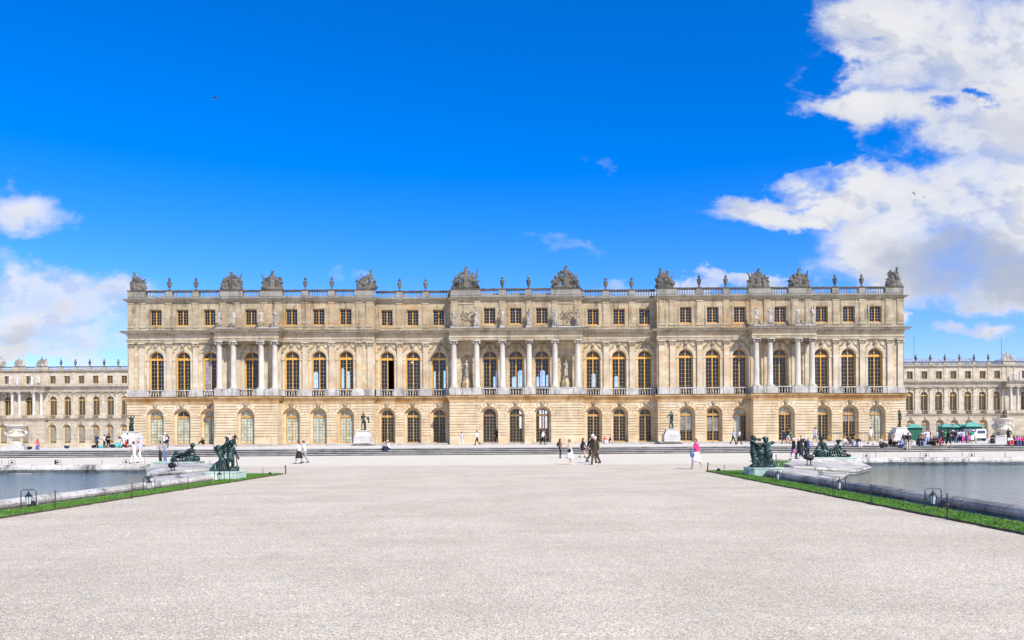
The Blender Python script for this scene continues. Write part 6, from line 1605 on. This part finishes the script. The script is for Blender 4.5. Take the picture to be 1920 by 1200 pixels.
steps_sit(1688.5, 'person in light blue shirt and blue shorts sitting on the steps', 4, top='light_blue', legs='blue', longlegs=False, face='fr')
person(1694, 0, 1, 'person in black reclining against the rightmost marble pedestal', Y=97.6, z=TZ+.32, H=1.6, pose='floor', arms='knee', top='black', legs='black', sleeves='long', bulk=1.15)
xk = PX(1703, 77)
person(1703, 814, 849, 'person in black shirt and beige trousers standing on the lowest step with back turned', Y=SY(xk)+.2, z=RISE, H=1.72, face='b', arms='front' if False else 'bag', top='black', legs='beige', sleeves='long', hair='black')
steps_sit(1720.5, 'person in black shirt sitting on the steps in profile', 5, top='black', legs='black', face='r', bulk=1.1)
steps_sit(1730, 'person in dark clothes and jeans leaning on the steps', 5, top='navy', legs='jeans', face='fl', sleeves='long')
terr(1738.5, 807, 'person in white and pink tracksuit standing over the seated group', 79.5, face='f', arms='out2', top='white', legs='light_blue', sleeves='long', hair='black', longhair=True)
steps_sit(1752, 'heavy person in black shirt and shorts sitting on the steps', 5, top='black', legs='black', longlegs=False, bulk=1.3)
steps_sit(1762.5, 'child in red shirt and magenta shorts sitting on the steps', 5, top='red', legs='magenta', longlegs=False, H=1.5)
steps_sit(1748, 'person in brown and black sitting behind the front row of the group', 5, top='brown', legs='black', off=(0, .8))
steps_sit(1734, 'person with pale cap sitting behind the tracksuit wearer', 5, top='grey', legs='black', hat='red', off=(0, 1.0))
person(1777, 808, 845, 'tall person in black cap and black shorts standing on the steps', Y=SY(PX(1777, 78))+1.0, z=RISE*2, H=1.82, face='r', arms='cross', top='black', legs='black', longlegs=False, pose='walk', hat='black', skin='skin_tan')
CR = [(1757, 811, 'white', 'jeans', 'person in white shirt at the left end of the standing crowd'), (1767, 812, 'black', 'black', 'person in black just right of the one in white shirt'), (1787, 811, 'black', 'navy', 'broad person in black with white cap near the narrow kiosk'),
      (1795, 812, 'grey', 'black', 'person with blue cap in front of the small kiosk'), (1801, 813, 'white', 'black', 'person in white shirt and black trousers in the crowd centre'), (1806, 810, 'light_blue', 'magenta', 'person in striped pale blue shirt in the crowd'),
      (1812, 811, 'khaki', 'brown', 'person in khaki top left of the green shirted one'), (1816, 812, 'brown', 'magenta', 'person in brown with wine red skirt in the crowd'), (1822, 813, 'green', 'white', 'person in green shirt and white skirt by the van'),
      (1829, 812, 'white', 'beige', 'person in white leaning at the open van door'), (1781, 812, 'black', 'black', 'person in black directly behind the one in black cap')]
rg = random.Random(77)
for i, (px, hy, t, l, lab) in enumerate(CR):
    terr(px, hy, lab, 93 + rg.uniform(0, 8), face=rg.choice(['f', 'b', 'l', 'r', 'fl', 'fr']), arms=rg.choice(['bag', 'down', 'cross', 'knee', 'front' if False else 'bag']), top=t, legs=l, sleeves=rg.choice([True, 'long']),
         hat={1787: 'white', 1795: 'blue'}.get(px), skirt='mid' if l in ('white', 'magenta') and i > 6 else None, group='people standing in the crowd by the green kiosks', bulk=1.1)
steps_sit(1713, 'person in grey sweater on the steps just right of the one standing with back turned', 5, top='grey', legs='jeans', face='fl', off=(0, .9), sleeves='long')
steps_sit(1757.5, 'person in navy sitting close behind the child in red', 5, top='navy', legs='black', off=(0, .9))
steps_sit(1659, 'small distant looking person in beige seated left of the trio on the steps', 5, top='beige', legs='khaki', off=(0, 1.0), H=1.55)
steps_sit(1898.5, 'person in dark blue between the red trousers and the black clad neighbour', 5, top='blue', legs='navy', off=(0, .55), longhair=True)
steps_sit(1908, 'person in magenta top on the right steps', 5, top='magenta', legs='jeans', off=(0, .1))
terr(1771, 813, 'person in dark green jacket standing in the crowd left of the narrow kiosk', 95, face='b', top='green', legs='black', sleeves='long')
terr(1792, 813, 'person in black jacket and jeans between the white and blue caps', 97, face='l', top='black', legs='jeans', sleeves='long')
terr(1819, 812, 'person in grey top standing behind the green shirted one', 99, face='f', top='grey', legs='black')
terr(1744, 815, 'dark haired person standing behind the tracksuit wearer', 91, face='l', top='brown', legs='black')
terr(1865, 810, 'dark haired person bending beside the right vase', 86.5, face='l', pose='crouch', arms='knee', top='black', legs='black', H=1.75, longhair=True, off=(0, 0))
RS = [(1893, 'coral', 'white', 5, 0, 'person in white top and bright red trousers on the top step right of the vase', 'white', 'coral'), (1903, None, None, 5, .2, 'person in black sitting on the right steps, second from the vase', 'black', 'navy'),
      (1912, None, None, 5, .3, 'person in light blue top on the right steps', 'light_blue', 'blue'), (1919, None, None, 5, 0, 'person in red at the right picture edge on the steps', 'red', 'red')]
for px, _, _, lv, oy, lab, t, l in RS:
    steps_sit(px, lab, lv, top=t, legs=l, off=(0, oy), longhair=px != 1912, face='f')
for px, dy, t, lab in ((1891, 5.0, 'black', 'person in black standing right behind the vase pedestal'), (1900, 2.2, 'black', 'dark haired person sitting behind the one in red trousers'), (1906, 3.0, 'navy', 'person in navy in the back row of the right edge group'), (1915, 2.4, 'white', 'person in white in the back row at the right picture edge')):
    Y_ = SY(PX(px, 80)) + 1.7 + dy
    person(px, 0, 1, lab, Y=Y_, z=TZ, H=1.65, pose='floor' if dy < 4 else 'stand', arms='knee' if dy < 4 else 'cross', top=t, legs='black', longhair=True, sleeves='long')
steps_sit(719, 'boy in grey shirt sitting on the steps beside a companion in white', 4, top='grey', legs='navy', face='fr', longlegs=True)
steps_sit(729, 'person in white with straw hat sitting on the steps beside a boy', 4, top='white', legs='navy', hat='beige', hair='auburn', face='fl', longhair=True)

# ------------------------------------------------------------------ birds, masts
def bird(px, py, d, s, lab, pale, rz, bank):
    rt = root('bird', lab, 'bird', (PX(px, d), d, PZ(px, py, d)), rz, sc=s)
    m = MB(); m.capsule((0, .05, 0), .045, (0, -.06, .01), .04, 8); m.ell((0, -.13, .02), (.03, .04, .03)); m.capsule((0, .10, 0), .025, (0, .2, 0), .01, 6); m.tube([(0, -.16, .02), (0, -.19, .015)], .008, 4, .002)
    b = m.build('body', rt, 'bird_pale' if pale else 'bird_dark', smooth=True)
    for q in (-1, 1):
        w = MB(); up = .6 if (q > 0) == (bank > 0) else -.9
        P_ = [(0, -.06), (q*.16, -.10), (q*.34, .02), (q*.16, .05), (0, .06)]
        v = [(x, y, abs(x)*up) for x, y in P_]; w.v = v + [(x, y, z+.008) for x, y, z in v]; n = len(v)
        w.face(range(n)); w.face([n+i for i in reversed(range(n))])
        for i in range(n): w.face([i, (i+1) % n, n+(i+1) % n, n+i])
        w.build('wing', rt, 'bird_dark')
bird(407, 182.5, 60, 1.25, 'dark bird flying high in the blue at the upper left', False, 1.2, 1)
bird(1716, 362.5, 150, 1.3, 'tiny dark bird before the right cloud, left of a pair', False, .3, -1)
bird(1735, 370.5, 150, 1.3, 'tiny dark bird before the right cloud, right of a pair', False, -.4, -1)
for px, yt, lab in ((1714.5, 628, 'thin mast rising over the left end of the right wing roof'), (1878.5, 632, 'thin mast rising beside the carved group of the right wing roof')):
    d = YW + 9; m = MB(); m.use('dark_iron'); z1 = PZ(px, yt, d); m.tube([(PX(px, d), d, 19.6), (PX(px, d), d, z1)], .055, 6, .03); m.ell((PX(px, d), d, z1), (.08, .08, .08)); o = m.build('mast'); tag(o, lab, 'mast')
